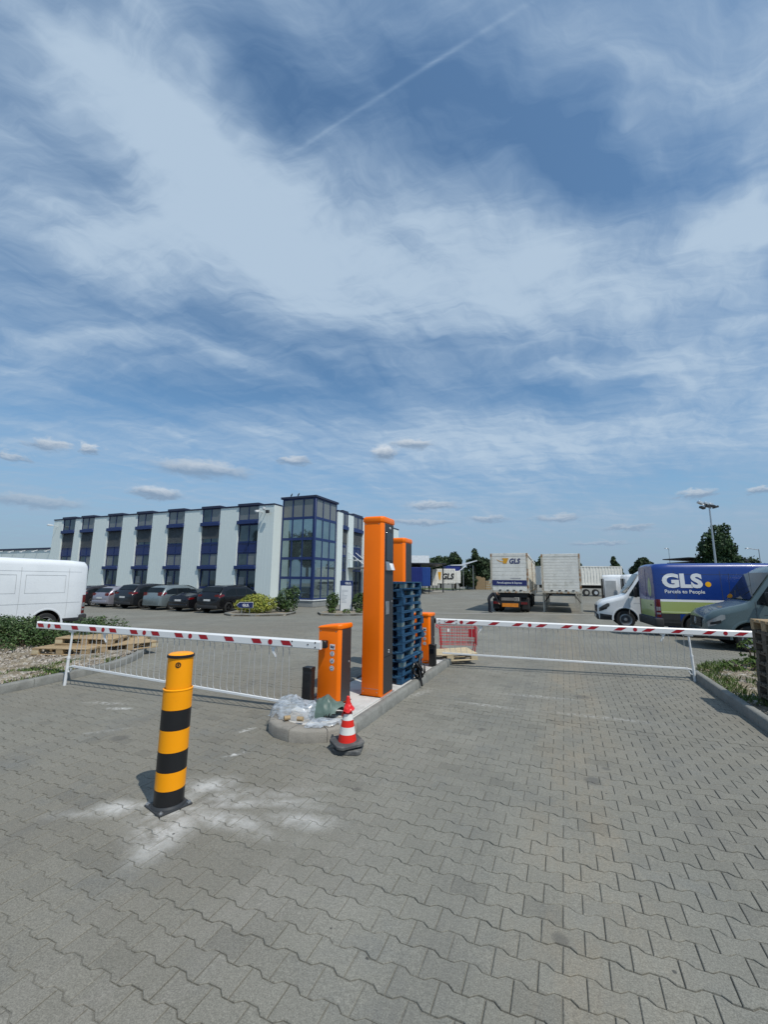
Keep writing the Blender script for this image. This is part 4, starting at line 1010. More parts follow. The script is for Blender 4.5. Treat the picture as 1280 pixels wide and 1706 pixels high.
def liner(parent,B,ax,ar,zc,aw=.34):
    mb=MB()
    for sd in (-1,1):
        y=B.at(ax)[1]; n=20
        vs=[(ax+(ar-.006)*math.cos(math.pi*i/n),sd*q,zc+(ar-.006)*math.sin(math.pi*i/n)) for i in range(n+1) for q in (y-aw+.01,y-.02)]
        mb.add(vs,[(2*i,2*i+1,2*i+3,2*i+2) for i in range(n)]); mb.add([(ax-ar,sd*(y-aw+.012),zc-.1),(ax+ar,sd*(y-aw+.012),zc-.1),(ax+ar,sd*(y-aw+.012),zc+ar),(ax-ar,sd*(y-aw+.012),zc+ar)],[(0,1,2,3)])
    mb.build('wheel_arch_liner',m_black,parent=parent)
def paint(name,col,rough=.28,var=.04,coat=.35,metal=0): return mat(name,col,rough,metal,var=var,vs=1.5,coat=coat,fine=.02)
m_pwhite=paint('van_white_paint',(.76,.78,.79)); m_pgrey=paint('blue_grey_paint',(.085,.125,.135)); m_pblue=paint('deep_blue_paint',(.010,.042,.22),.3)
m_pblack=paint('black_car_paint',(.008,.008,.010),.22); m_psilver=paint('grey_green_metallic',(.20,.24,.25),.3,metal=.4); m_pgreen=paint('light_green_film',(.37,.44,.15),.35)
m_tail=mat('red_tail_lamp',(.14,.005,.007),.2,var=.1,coat=.5); m_head=mat('headlamp_glass',(.34,.37,.39),.12,.4,var=.1,coat=.6); m_plate=mat('number_plate_white',(.62,.62,.60),.4)
m_seam=mat('panel_gap',(.05,.055,.06),.7); m_seamw=mat('panel_gap_on_white',(.46,.48,.49),.7); m_trim=mat('dark_grey_trim',(.030,.031,.033),.7,var=.15)
m_orl=mat('amber_marker',(.8,.16,.02),.3)
def van_body(L,H,hood=1.22,W_=.99,zb=.33):
    return Body([(0,.72,zb+.06,.78,.10),(-.05,.86,zb,.93,.14),(-.20,.95,zb,1.06,.16),(-.55,W_-.01,zb,hood-.05,.16),(-.95,W_,zb,hood+.06,.14),(-1.05,W_,zb,hood+.14,.13),(-1.31,W_,zb,hood+.52,.14),(-1.60,W_,zb,H-.26,.17),(-1.84,W_,zb,H-.10,.2),(-2.25,W_,zb,H-.01,.2),(-3.2,W_,zb,H,.2),(-L+.5,W_,zb,H-.01,.2),(-L+.08,W_-.02,zb,H-.04,.2),(-L,W_-.07,zb+.06,H-.11,.18)],1.15,.062)
def van(label,loc,rz,paint_m,L=5.9,H=2.35,seam=m_seam,group=None,wm=None,emblem=True,cargo_window=False,scale=1.0,style='steel',headm=m_head,lower=None,front=True):
    t=T('delivery_van',label,'van',loc,rz,group); t.scale=(scale,)*3
    B=van_body(L,H); fx,rx=-.98,-L+1.15; ar=.43
    B.mesh(paint_m,'body',t,arches=((fx,.36),(rx,.36)),ar=ar)
    for ax in (fx,rx): liner(t,B,ax,ar,.36)
    for ax in (fx,rx):
        for sd in (-1,1): wheel(t,ax,sd*(B.at(ax)[1]-.115),.345,.345,.22,sd=sd,style=style,mt=wm)
    # glazing
    mb=MB(); hb,ht=1.22+.15,H-.24
    def ws(u,v): # u across -1..1, v up 0..1, follows the sloping front
        x=-1.06+(-1.57+1.06)*v; a=B.at(x); z=a[3]; yy=B.ys(x,z-.13)*.93*u; n=Vector((.88,0,.48)).normalized()*.028
        bow=.026*(1-u*u); return (x+n.x+bow*.2,yy,z+n.z+bow*.6)
    nn=8; vs=[ws(-1+2*i/nn,j/6) for j in range(7) for i in range(nn+1)]
    mb.add(vs,[(j*(nn+1)+i,j*(nn+1)+i+1,(j+1)*(nn+1)+i+1,(j+1)*(nn+1)+i) for j in range(6) for i in range(nn)]); mb.build('windscreen',m_wglass,parent=t,smooth=60)
    for sd in (1,-1):
        mb=MB(); B.side(mb,-1.17,-2.55,pl((0,1.27),(1,1.20)),pl((0,1.34),(.30,H-.48),(.38,H-.42),(.93,H-.42),(1,H-.47)),sides=(sd,),off=.005,nx=24); mb.build('side_window',m_wglass,parent=t)
        mb=MB(); mb.obox((-1.36,sd*(.99+.19),1.42),(.05,0,0),(0,.09,0),(0,0,.19)); mb.obox((-1.31,sd*(.99+.06),1.30),(.04,0,0),(0,.08,0),(0,0,.03)); mb.build('wing_mirror',m_black,parent=t,bevel=.03,seg=3)
        mb=MB(); mb.obox((-1.415,sd*1.18,1.46),(.002,0,0),(0,.07,0),(0,0,.14)); mb.build('mirror_glass',m_screen,parent=t)
        mb=MB(); B.side(mb,-.045,-.44,pl((0,.62),(.4,.68),(1,.86)),pl((0,.76),(.35,.86),(.8,.97),(1,.96)),sides=(sd,),off=.008,nx=14,nz_=3); hl=mb.build('headlight',headm,parent=t,smooth=50)
        mb=MB(); B.side(mb,-.10,-.34,pl((0,.68),(1,.74)),pl((0,.74),(1,.82)),sides=(sd,),off=.012,nx=6,nz_=1); mb.build('lamp_bezel',m_black,parent=hl)
        mb=MB(); B.side(mb,-.04,-.50,.30,pl((0,.55),(1,.50)),sides=(sd,),off=.010,nx=10); B.side(mb,-1.45,rx+.47,.34,.50,sides=(sd,),off=.008,nx=8); B.side(mb,rx-.46,-L+.06,.34,.50,sides=(sd,),off=.008,nx=6)
        mb.build('sill_trim',m_trim,parent=t)
        # wheel arch lip
        for ax in (fx,rx):
            mb=MB(); n=22; vs=[]
            for i in range(n+1):
                a=math.pi*(-.04+1.08*i/n)
                for r_,o_ in ((ar-.004,.004),(ar+.02,.014),(ar+.06,.003)):
                    x=ax+r_*math.cos(a); z=.36+r_*math.sin(a); vs.append((x,sd*(B.ys(x,max(z,.46))+o_),z))
            mb.add(vs,[(3*i+k,3*i+k+1,3*i+k+4,3*i+k+3) for i in range(n) for k in (0,1)]); mb.build('arch_lip',m_trim if paint_m is m_pblue else paint_m,parent=t,smooth=60)
        # gaps and mouldings
        mb=MB()
        for x in (-1.13,-2.62,-L+.62 if L>5.5 else -L+.5): B.side(mb,x,x-.011,.55,H-.28,sides=(sd,),off=.003,nx=1,nz_=8)
        if L>5: B.side(mb,-3.95,-3.961,.55,H-.28,sides=(sd,),off=.003,nx=1,nz_=8)
        B.side(mb,-2.72,-L+.22,H-.40,H-.39,sides=(sd,),off=.003,nx=10,nz_=1)
        B.side(mb,-1.3,-L+.2,.985,.998,sides=(sd,),off=.003,nx=14,nz_=1)
        mb.build('panel_seam',seam,parent=t)
        if not cargo_window:
            for (xa,xb) in ((-2.85,-3.85),(-4.08,-L+.70)):
                mb=MB(); zl,zh=1.30,H-.52
                for (p,q,r_,s_) in ((xa,xb,zl,zl+.014),(xa,xb,zh,zh+.014),(xa,xa-.014,zl,zh),(xb,xb+.014,zl,zh)): B.side(mb,p,q,r_,s_,sides=(sd,),off=.003,nx=2,nz_=3)
                mb.build('pressed_panel',seam,parent=t)
        mb=MB(); B.side(mb,-2.50,-2.64,1.06,1.10,sides=(sd,),off=.025,nx=2,nz_=1); B.side(mb,-2.9,-3.04,1.06,1.10,sides=(sd,),off=.025,nx=2,nz_=1); mb.build('door_handle',m_black,parent=t)
    # front
    mb=MB(); mb.prism([(-.50,.58),(.50,.58),(.56,.86),(-.56,.86)],.002,.022,axis='X'); g=mb.build('grille',m_black,parent=t,bevel=.008)
    for k in range(4):
        mb=MB(); z=.62+.065*k; mb.box(.022,.030,-.50,.50,z,z+.022); mb.build('grille_slat',m_trim,parent=g)
    if emblem:
        mb=MB(); mb.lathe([(.078,.032),(.088,.040),(.098,.032)],28,axis='X',c=(0,0,.74))
        for a in (90,210,330): mb.tube([(.036,0,.74),(.036,.085*math.cos(rad(a)),.74+.085*math.sin(rad(a)))],[.012,.004],6)
        mb.build('star_emblem',m_steel,parent=t,smooth=50)
    mb=MB(); mb.box(-.05,.035,-.80,.80,.30,.52); mb.build('bumper',m_trim,parent=t,bevel=.04,seg=3)
    mb=MB(); mb.box(.036,.042,-.26,.26,.36,.47); mb.build('number_plate',m_plate,parent=t)
    for sd in (1,-1):
        mb=MB(); mb.tube([(-1.03,sd*.08,1.385),(-1.18,sd*.55,1.62)],.009,5); mb.build('wiper',m_black,parent=t)
    mb=MB(); mb.box(-.92,-.80,-.16,.16,1.235,1.25); mb.build('bonnet_vent',m_black,parent=t)
    # rear
    for sd in (1,-1):
        mb=MB(); B.side(mb,-L+.13,-L+.005,.62,1.22,sides=(sd,),off=.012,nx=3,nz_=6); mb.box(-L-.012,-L+.02,min(sd*.80,sd*.90),max(sd*.80,sd*.90),.64,1.20)
        tl=mb.build('tail_light',m_tail,parent=t)
        mb=MB(); B.side(mb,-L+.12,-L+.01,.84,.97,sides=(sd,),off=.015,nx=3,nz_=2); B.side(mb,-L+.12,-L+.01,.72,.78,sides=(sd,),off=.015,nx=3,nz_=2); mb.build('lamp_lens',m_head,parent=tl)
    mb=MB(); mb.box(-L-.07,-L+.20,-1.0,1.0,.30,.60); mb.build('rear_bumper',m_trim,parent=t,bevel=.05,seg=3)
    mb=MB(); mb.box(-L-.006,-L+.01,-.005,.005,.55,H-.2); mb.build('door_gap',seam,parent=t)
    return t,B
RG=math.atan2(-E1.y,-E1.x)   # heading along -E1 (towards the left of the picture)
# grey van, right edge
fr_=Vector((9.86,11.25,0))-E1*1.16+E2*.99
van('blue-grey van with its bonnet towards the left, right edge of the picture behind the barrier',(fr_.x,fr_.y,0),RG,m_pgrey,L=5.9,H=2.42,scale=.97,seam=m_seam,wm=m_steel,style='steel')
# white van in front of the blue one
m_wh2=m_pwhite
p=Vector((9.72,17.25,0))-E1*.98+E2*.99
van('white van with black bumper facing left, nose showing beyond the blue and green van',(p.x,p.y,-.03),RG,m_wh2,L=5.6,H=2.45,seam=m_seamw,wm=m_alu,emblem=False,headm=mat('smoked_headlamp',(.06,.065,.07),.1,var=.1,coat=.6))
# blue parcel van: rear towards the left; heading (cos17,-sin17)
L_=5.9; h_=Vector((math.cos(rad(17)),-math.sin(rad(17)),0)); o_=Vector((9.3,14.6,0))+Vector((-h_.y,h_.x,0))*.99+h_*(L_)
t,B=van('blue and light green parcel van seen from its rear corner, with large white lettering',(o_.x,o_.y,0),rad(-17),m_pblue,L=L_,H=2.46,wm=m_steel,emblem=False,cargo_window=True)
def sx(u): return -L_+u   # distance from the rear
mb=MB(); B.side(mb,sx(.06),sx(3.3),.56,1.13,sides=(-1,1),off=.006,nx=16,nz_=4); 
B_=B
# cut the film round the rear wheel: build it in pieces instead
mb=MB()
for a,b,z0,z1 in ((.14,.70,.76,1.15),(1.60,3.2,.76,1.15)): B.side(mb,sx(a),sx(b),z0,z1,sides=(-1,1),off=.006,nx=8,nz_=4)
B.side(mb,sx(.70),sx(1.60),lambda t_:max(.76,.36+math.sqrt(max(0,.47**2-(.45-.9*t_)**2))+.005),1.15,sides=(-1,1),off=.006,nx=18,nz_=3)
mb.build('green_film',m_pgreen,parent=t,smooth=60)
mb=MB(); B.side(mb,sx(.14),sx(3.3),1.15,1.225,sides=(-1,1),off=.006,nx=12,nz_=1); mb.build('white_stripe',m_white,parent=t)
mb=MB(); B.side(mb,sx(.14),sx(3.3),.79,.83,sides=(-1,1),off=.009,nx=12,nz_=1); mb.build('pale_green_line',mat('pale_green_film',(.55,.62,.32),.4),parent=t)
mb=MB()
for a,b in ((.14,.68),(1.62,3.3)): B.side(mb,sx(a),sx(b),.36,.757,sides=(-1,1),off=.007,nx=6,nz_=2)
mb.build('dark_sill_cladding',m_trim,parent=t)
mb=MB(); mb.box(-L_-.006,-L_+.01,-.80,.86,.62,1.18); mb.build('green_film_rear',m_pgreen,parent=t)
fn=lambda x0,z0: (lambda u,v: (sx(x0)+u, -(B.ys(sx(x0)+u,z0+v)+.007), z0+v))

def lettered(txt,h,w,m,f,parent,name='lettering',bold=.02,shear=0,spacing=1.0): return lettering(txt,h,w,m,f,parent,name,bold,shear,spacing)
lettered('GLS',.44,1.18,m_white,fn(.25,1.645),t,bold=.05)
mb=MB(); c0=fn(0,0); 
vs=[c0(1.58+.085*math.cos(2*math.pi*i/24),1.74+.085*math.sin(2*math.pi*i/24)) for i in range(24)]; mb.add(vs,[tuple(range(24))])
m_dot=mat('yellow_film',(.85,.42,.01),.35); mb.build('yellow_dot',m_dot,parent=t,weld=False)
lettered('Parcels to People',.12,1.16,m_white,fn(.30,1.435),t,bold=.012)
# tree emblem on the rear door
m_pale=mat('pale_green_print',(.42,.50,.28),.4)
mb=MB(); pts=[]
for i in range(24):
    a=2*math.pi*i/24; y=.20*math.cos(a)*(1-.35*max(0,math.sin(a))); z=.34*math.sin(a); pts.append((-L_-.004+.0,-.42+y,1.62+z))
mb.add(pts,[tuple(range(24))]); mb.build('leaf_emblem',m_pale,parent=t,weld=False)
mb=MB(); mb.box(-L_-.008,-L_-.002,-.435,-.405,1.2,1.62); mb.build('leaf_stem',m_pblue,parent=t)
mb=MB(); mb.box(-L_-.02,-L_-.005,-.52,-.40,.98,1.02); mb.build('door_handle',m_black,parent=t)
mb=MB(); mb.box(sx(1.9),sx(2.0),-1.0,-.985,.40,.44); mb.build('side_marker',m_orl,parent=t)
# white van at the left edge: rear to the right
rn=Vector((-9.95,14.4,0)); p=rn-E2*5.9-E1*.99
van('white panel van cut off by the left edge, its rear lamp above the hedge end',(p.x,p.y,-.05),math.atan2(-E2.y,-E2.x),m_pwhite,L=5.9,H=2.36,seam=m_seamw,wm=m_alu,style='alloy')
# two white box vans with open rear doors, behind
def box_van(label,loc,rz,graffiti=False,letter=None,H=2.6):
    t=T('delivery_van',label,'van',loc,rz,'white vans with open rear doors')
    L=5.5; B=van_body(L,H); B.mesh(m_pwhite,'body',t,arches=((-.98,.36),(-L+1.15,.36)),ar=.43)
    for ax in (-.98,-L+1.15):
        liner(t,B,ax,.43,.36)
        for sd in (-1,1): wheel(t,ax,sd*(.87),.345,.345,.22,sd=sd,style='steel')
    mb=MB(); mb.box(-L-.012,-L+.004,-.84,.84,.6,H-.28); mb.build('load_opening_shade',m_dark,parent=t,bevel=.0)  # flat plate on the closed tail; the unlit interior's shade is its colour
    for sd in (1,-1):
        mb=MB(); mb.box(-L+.06,-L+.84,min(sd*1.0,sd*1.04),max(sd*1.0,sd*1.04),.62,H-.30); d=mb.build('rear_door',m_pwhite,parent=t,bevel=.02,seg=2)
        mb=MB(); mb.box(-L+.13,-L+.77,min(sd*1.041,sd*1.046),max(sd*1.041,sd*1.046),.72,H-.42) ; mb.build('door_lining',m_seamw,parent=d)
        mb=MB(); mb.box(-L+.03,-L+.055,min(sd*1.0,sd*1.04),max(sd*1.0,sd*1.04),.64,H-.32); mb.build('door_seal',m_black,parent=d)
    mb=MB(); mb.box(-L-.07,-L+.06,-.9,.9,.32,.52); mb.build('rear_bumper',m_trim,parent=t,bevel=.03)
    for sd in (1,-1):
        mb=MB(); mb.box(-L-.012,-L+.03,min(sd*.86,sd*.93),max(sd*.86,sd*.93),.64,1.2); mb.build('tail_light',m_tail,parent=t)
    return t,B,L
a_=math.atan2(E1.y,E1.x)
def put(near,L): # near rear corner on the ground -> van origin when heading +E1, right side to the camera
    return near+E2*.98+E1*L
p=put(Vector((15.3,27.0,0)),5.5)
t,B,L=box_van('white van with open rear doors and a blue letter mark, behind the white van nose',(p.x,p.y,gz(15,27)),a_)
lettering('GLS',.62,1.75,m_pblue,t,'lettering',bold=.05) if False else None
lettered('GLS',.52,1.9,m_pblue,(lambda u,v:(-L+1.0+u,-(B.ys(-L+1.0+u,1.62+v)+.008),1.62+v)),t,bold=.055)
p=put(Vector((14.75,28.9,0)),5.5)
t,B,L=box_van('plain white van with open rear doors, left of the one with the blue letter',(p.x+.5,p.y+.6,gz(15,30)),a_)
# ---- parked cars
def car(label,loc,kind,paint_m,rz=math.pi/2+RZ,wm=None):
    t=T('parked_car',label,'car',loc,rz,'cars parked in front of the office building')
    if kind=='suv': H,L,W_=1.66,4.6,.93; st=[(0,.66,.42,.72,.1),(-.06,.80,.30,.86,.12),(-.3,W_-.04,.26,.98,.14),(-.9,W_,.25,1.07,.12),(-1.15,W_,.25,1.12,.12),(-1.65,W_,.25,1.45,.12),(-2.0,W_,.25,H-.05,.16),(-2.6,W_,.25,H,.16),(-3.6,W_,.25,H-.03,.16),(-4.05,W_,.25,H-.10,.16),(-4.4,W_-.03,.27,1.22,.14),(-4.55,W_-.08,.32,1.02,.14),(-4.62,W_-.16,.40,.80,.1)]
    elif kind=='mpv': H,L,W_=1.60,4.3,.90; st=[(0,.62,.42,.70,.1),(-.06,.78,.30,.84,.12),(-.25,W_-.04,.25,.95,.14),(-.75,W_,.24,1.06,.12),(-.95,W_,.24,1.12,.12),(-1.75,W_,.24,1.50,.14),(-2.1,W_,.24,H-.02,.16),(-2.6,W_,.24,H,.16),(-3.5,W_,.24,H-.06,.16),(-3.85,W_-.01,.24,H-.16,.16),(-4.15,W_-.04,.26,1.08,.14),(-4.28,W_-.1,.30,.90,.14),(-4.34,W_-.2,.40,.74,.1)]
    elif kind=='hatch': H,L,W_=1.47,4.1,.88; st=[(0,.62,.40,.66,.1),(-.06,.78,.28,.78,.12),(-.25,W_-.04,.22,.88,.14),(-.85,W_,.21,.97,.12),(-1.1,W_,.21,1.02,.12),(-1.8,W_,.21,H-.08,.14),(-2.2,W_,.21,H,.15),(-3.2,W_,.21,H-.05,.15),(-3.6,W_-.01,.21,H-.16,.15),(-3.95,W_-.05,.23,1.0,.14),(-4.05,W_-.1,.28,.84,.14),(-4.1,W_-.2,.36,.68,.1)]
    else: H,L,W_=1.40,4.6,.91; st=[(0,.62,.40,.62,.1),(-.06,.78,.28,.74,.12),(-.25,W_-.04,.21,.84,.14),(-.95,W_,.20,.92,.12),(-1.25,W_,.20,.97,.12),(-2.0,W_,.20,H-.08,.14),(-2.4,W_,.20,H,.15),(-3.1,W_,.20,H-.05,.15),(-3.75,W_,.20,1.12,.13),(-4.2,W_-.03,.20,1.02,.12),(-4.48,W_-.07,.24,.96,.12),(-4.58,W_-.12,.30,.84,.14),(-4.62,W_-.2,.36,.66,.1)]
    belt={'suv':1.02,'mpv':.98,'hatch':.90,'sedan':.88}[kind]
    B=Body(st,belt,.34); fx,rx=-.85,-L+.85; r=.34 if kind=='suv' else .315; ar=r+.055
    B.mesh(paint_m,'body',t,arches=((fx,r),(rx,r)),ar=ar,aw=.28)
    for ax in (fx,rx):
        liner(t,B,ax,ar,r,.28)
        for sd in (-1,1): wheel(t,ax,sd*(B.at(ax)[1]-.105),r,r,.2,sd=sd,style='alloy',spokes=5 if kind!='mpv' else 7,mt=wm)
    roof0={'suv':-1.95,'mpv':-2.0,'hatch':-2.0,'sedan':-2.15}[kind]; roof1={'suv':-4.0,'mpv':-3.85,'hatch':-3.6,'sedan':-3.35}[kind]
    for sd in (1,-1):
        mb=MB(); B.side(mb,roof0+.62,roof1-.02,belt+.03,pl((0,belt+.06),(.27,H-.20),(.8,H-.21),(1,H-.36)),sides=(sd,),off=.006,nx=20); mb.build('side_window',m_wglass,parent=t)
        mb=MB(); 
        for q in (.33,.66):
            x=roof0+.62+(roof1-roof0-.64)*q; B.side(mb,x,x-.06,belt+.03,H-.2,sides=(sd,),off=.010,nx=1)
        for q in (-.55,-1.6): B.side(mb,roof0+.0+q*.0+q,roof0+q-.012,.38,belt,sides=(sd,),off=.004,nx=1)
        mb.build('door_pillar',m_black,parent=t)
        mb=MB(); mb.obox((roof0+.42,sd*(W_+.07),belt+.10),(.05,0,0),(0,.09,0),(0,0,.06)); mb.build('wing_mirror',paint_m,parent=t,bevel=.03,seg=2)
        mb=MB(); B.side(mb,-.08,-.5,belt-.30,pl((0,belt-.16),(1,belt-.10)),sides=(sd,),off=.008,nx=8,nz_=2); mb.build('headlight',m_head,parent=t)
        zt={'suv':(.92,1.14),'mpv':(.86,1.16),'hatch':(.80,1.02),'sedan':(.74,.90)}[kind]
        mb=MB(); B.side(mb,-L+.42,-L+.06,pl((0,zt[1]-.10),(1,zt[0])),zt[1]-.02,sides=(sd,),off=.008,nx=6,nz_=2); mb.box(-L+.04,-L+.09,min(sd*.52,sd*.78),max(sd*.52,sd*.78),zt[0],zt[1]-.04)
        mb.build('tail_light',m_tail,parent=t)
    # rear screen and windscreen follow the roof line
    def strip(xa,xb,k,up):
        mb=MB(); vs=[]; nn=6
        for j in range(7):
            x=xa+(xb-xa)*j/6; a=B.at(x); z=a[3]
            for i in range(nn+1):
                u=-1+2*i/nn; vs.append((x+up*.012,B.ys(x,z-.15)*k*u,z+.020*(1-.4*u*u)+.008))
        mb.add(vs,[(j*(nn+1)+i,j*(nn+1)+i+1,(j+1)*(nn+1)+i+1,(j+1)*(nn+1)+i) for j in range(6) for i in range(nn)]); return mb
    xr0,xr1={'suv':(-4.08,-4.38),'mpv':(-3.88,-4.13),'hatch':(-3.62,-3.93),'sedan':(-3.15,-3.72)}[kind]
    strip(xr0,xr1,.84,-1).build('rear_screen',m_wglass,parent=t,smooth=60)
    xw={'suv':(-1.2,-1.95),'mpv':(-1.0,-2.05),'hatch':(-1.15,-2.0),'sedan':(-1.3,-2.2)}[kind]
    strip(xw[0],xw[1],.88,1).build('windscreen',m_wglass,parent=t,smooth=60)
    mb=MB(); zp={'suv':.78,'mpv':.74,'hatch':.66,'sedan':.70}[kind]; mb.box(-L-.022,-L+.02,-.26,.26,zp-.055,zp+.055); mb.build('number_plate',m_plate,parent=t)
    mb=MB(); mb.box(-L-.03,-L+.2,-W_+.14,W_-.14,.28,.50); mb.build('rear_bumper',m_trim if kind in('suv',) else paint_m,parent=t,bevel=.05,seg=3)
    return t
m_dwheel=mat('dark_alloy',(.03,.03,.03),.4,.5)
def row(k,off=(0,0)): # near rear-left corner of the k-th car from the right
    p=Vector((-11.3,26,0))-E1*2.5*k
    return p
CARS=[(0,'suv',m_pblack,'large black hatchback with dark wheels, nearest the yellow-green bush, first from the right',m_dwheel),
(1,'sedan',m_pblack,'black saloon with silver wheels between the grey compact car and the rightmost black car',None),
(2,'mpv',m_psilver,'grey-green metallic compact car, third from the right, the only one that colour',None),
(3,'suv',paint('black_metallic',(.02,.022,.026),.25,metal=.3),'black tall estate car with silver wheels directly left of the grey-green compact car',None),
(4,'hatch',paint('pale_lilac_silver',(.30,.29,.33),.3,metal=.4),'pale silver small car squeezed between two black cars, fifth from the right',None),
(5,'hatch',paint('dark_anthracite_paint',(.025,.022,.024),.25),'dark hatchback with silver wheels beside the rear of the white van, last in the row',None)]
for k,kind,pm,lab,wm in CARS:
    p=row(k); LL={'suv':4.6,'mpv':4.3,'hatch':4.1,'sedan':4.6}[kind]
    c=p+E1*.93+E2*LL+E2*((k*37%5)*.06-.1)
    car(lab,(c.x,c.y,gz(p.x,p.y)-.02),kind,pm,wm=wm)

# ---- trucks and swap bodies (all parallel to the lane)
m_tw=mat('truck_white_panel',(.74,.72,.66),.5,var=.12,vs=2.0,fine=.06,fs=12,col2=(.52,.50,.43),c2s=1.4,c2t=(.52,.72))
m_tw2=mat('truck_rusty_edge',(.48,.44,.36),.6,var=.2,vs=4,col2=(.30,.15,.06),c2s=2.2,c2t=(.5,.62))
m_navy=mat('navy_band',(.02,.028,.13),.45)
m_gold=mat('golden_arrow_film',(.68,.33,.02),.45)
m_chass=mat('dirty_black_chassis',(.018,.017,.016),.75,var=.3,vs=4)
m_leg=mat('pale_support_leg',(.44,.43,.38),.6,var=.2,vs=5,col2=(.28,.16,.08),c2s=4,c2t=(.6,.7))
def swapbox(t,y0,L=7.3,w=2.5,z0=1.05,z1=3.72,ribs=True,slats=9,name='container_shell'):
    """open frame coordinates: x 0..w across, y from y0 away from camera"""
    mb=MB(); mb.box(.06,w-.06,y0+.03,y0+L-.03,z0+.06,z1-.02); sh=mb.build(name,m_tw,parent=t)
    for x in (0,w-.12):
        for y in (y0,y0+L-.12):
            mb=MB(); mb.box(x,x+.12,y,y+.12,z0,z1); mb.build('corner_post',m_tw2,parent=t,bevel=.01)
    for x in (0,w-.07):
        mb=MB(); mb.box(x,x+.07,y0+.12,y0+L-.12,z1-.12,z1+.005); mb.build('top_rail',m_tw,parent=t)
        mb=MB(); mb.box(x,x+.07,y0+.12,y0+L-.12,z0,z0+.14); mb.build('bottom_rail',m_tw2,parent=t)
    for z,h in ((z1-.20,.20),(z0,.12)):
        mb=MB(); mb.box(.12,w-.12,y0-.004,y0+.10,z,z+h); mb.build('end_beam',m_tw2 if z<2 else m_tw,parent=t,bevel=.008)
    # roller door slats
    zz0,zz1=z0+.13,z1-.21; hs=(zz1-zz0)/slats
    for k in range(slats):
        mb=MB(); mb.box(.13,w-.13,y0+.005,y0+.035,zz0+k*hs+.008,zz0+(k+1)*hs-.008); mb.build('door_slat',m_tw,parent=t,bevel=.006)
    if ribs:
        n=int(L/.45)
        mb=MB()
        for k in range(n):
            y=y0+.3+k*(L-.6)/(n-1)
            for x in (.045,w-.06): mb.box(x,x+.02,y-.04,y+.04,z0+.15,z1-.13)
        o=mb.build('side_rib',m_tw,parent=t); o['kind']='stuff'
def latches(t,w,y,z):
    for x in (.55,1.05,1.45,1.9):
        mb=MB(); mb.box(x,x+.16,y-.03,y+.0,z,z+.06); mb.build('door_latch',m_chass,parent=t,bevel=.01)
gT=gz(8,29)
t=T('lorry','white box lorry seen from behind with yellow arrow, dark lettering and a navy band','lorry',(7.45,29.5,gT),RZ+rad(1.6))
swapbox(t,0,7.3,z0=1.30,z1=3.98); latches(t,2.5,0,1.45)
dz=.28
yy=-.006
lettered('GLS',.34,.72,m_navy,lambda u,v:(1.30+u,yy,3.00+dz+v),t,bold=.035,shear=.22)
mb=MB(); 
# golden swoosh arrow
vs=[];n=16
for i in range(n+1):
    a=rad(205+100*i/n); w_=.02+.10*(i/n); R1=.42
    cx_,cz_=.88,3.42+dz
    vs.append((cx_+R1*math.cos(a)*1.15,yy,cz_+R1*.8*math.sin(a))); vs.append((cx_+(R1-w_)*math.cos(a)*1.15,yy,cz_+(R1-w_)*.8*math.sin(a)))
mb.add(vs,[(2*i,2*i+1,2*i+3,2*i+2) for i in range(n)])
mb.add([(.86,yy-.001,2.99+dz),(1.10,yy-.001,2.99+dz),(1.24,yy-.001,3.36+dz),(.80,yy-.001,3.36+dz),(.90,yy-.001,3.22+dz)],[(0,1,2,3,4)])
mb.build('arrow_emblem',m_gold,parent=t,weld=False)
mb=MB(); mb.box(.12,2.38,-.012,-.002,1.50+dz,1.87+dz); bnd=mb.build('navy_band',m_navy,parent=t)
lettered('ParcelLogistics & Express',.125,1.62,m_white,lambda u,v:(.44+u,-.015,1.635+dz+v),t,bold=.016)
lettered('www.gls-group.eu',.06,.72,m_navy,lambda u,v:(1.30+u,yy,2.02+dz+v),t,bold=.008) if False else None
mb=MB(); mb.box(1.32,2.0,yy-.002,yy,1.985+dz,2.005+dz); mb.build('small_print_line',m_navy,parent=t)
mb=MB()
for x in (.55,1.85): mb.box(x,x+.12,.1,12.5,.75,1.28)
mb.box(.15,2.35,.12,.3,1.0,1.28); mb.build('chassis_rail',m_chass,parent=t)
mb=MB(); mb.box(.12,2.38,-.02,.10,.52,.74); mb.build('rear_bumper',m_chass,parent=t,bevel=.01)
for x0,x1 in ((.14,.55),(1.95,2.36)):
    mb=MB(); mb.box(x0,x1,-.035,-.02,.55,.70); o=mb.build('tail_light',m_tail,parent=t)
mb=MB(); mb.box(.72,1.78,-.05,-.022,.36,.60); mb.build('orange_warning_plate',mat('orange_plate',(.75,.24,.02),.5,var=.15,vs=4),parent=t,bevel=.004)
mb=MB(); mb.box(.68,1.8,-.03,.0,.78,.98); mb.build('rear_board',mat('dirty_pale_board',(.22,.20,.18),.8,var=.4,vs=5),parent=t)
for y in (1.2,2.55,8.3,11.2):
    for x in (.20,.50,2.0,2.30): 
        k=T('wheel_dummy','','') if False else None
        mb=MB(); mb.lathe([(.26,-.13),(.44,-.13),(.49,-.09),(.49,.09),(.44,.13),(.26,.13),(.24,.05),(0,.05)],26,axis='X',c=(x,y,.49)); mb.build('wheel',m_rub,parent=t,smooth=45)
for x in (.08,2.02):
    mb=MB(); mb.box(x,x+.40,.28,.30,.22,.9); mb.build('mud_flap',m_rub,parent=t)
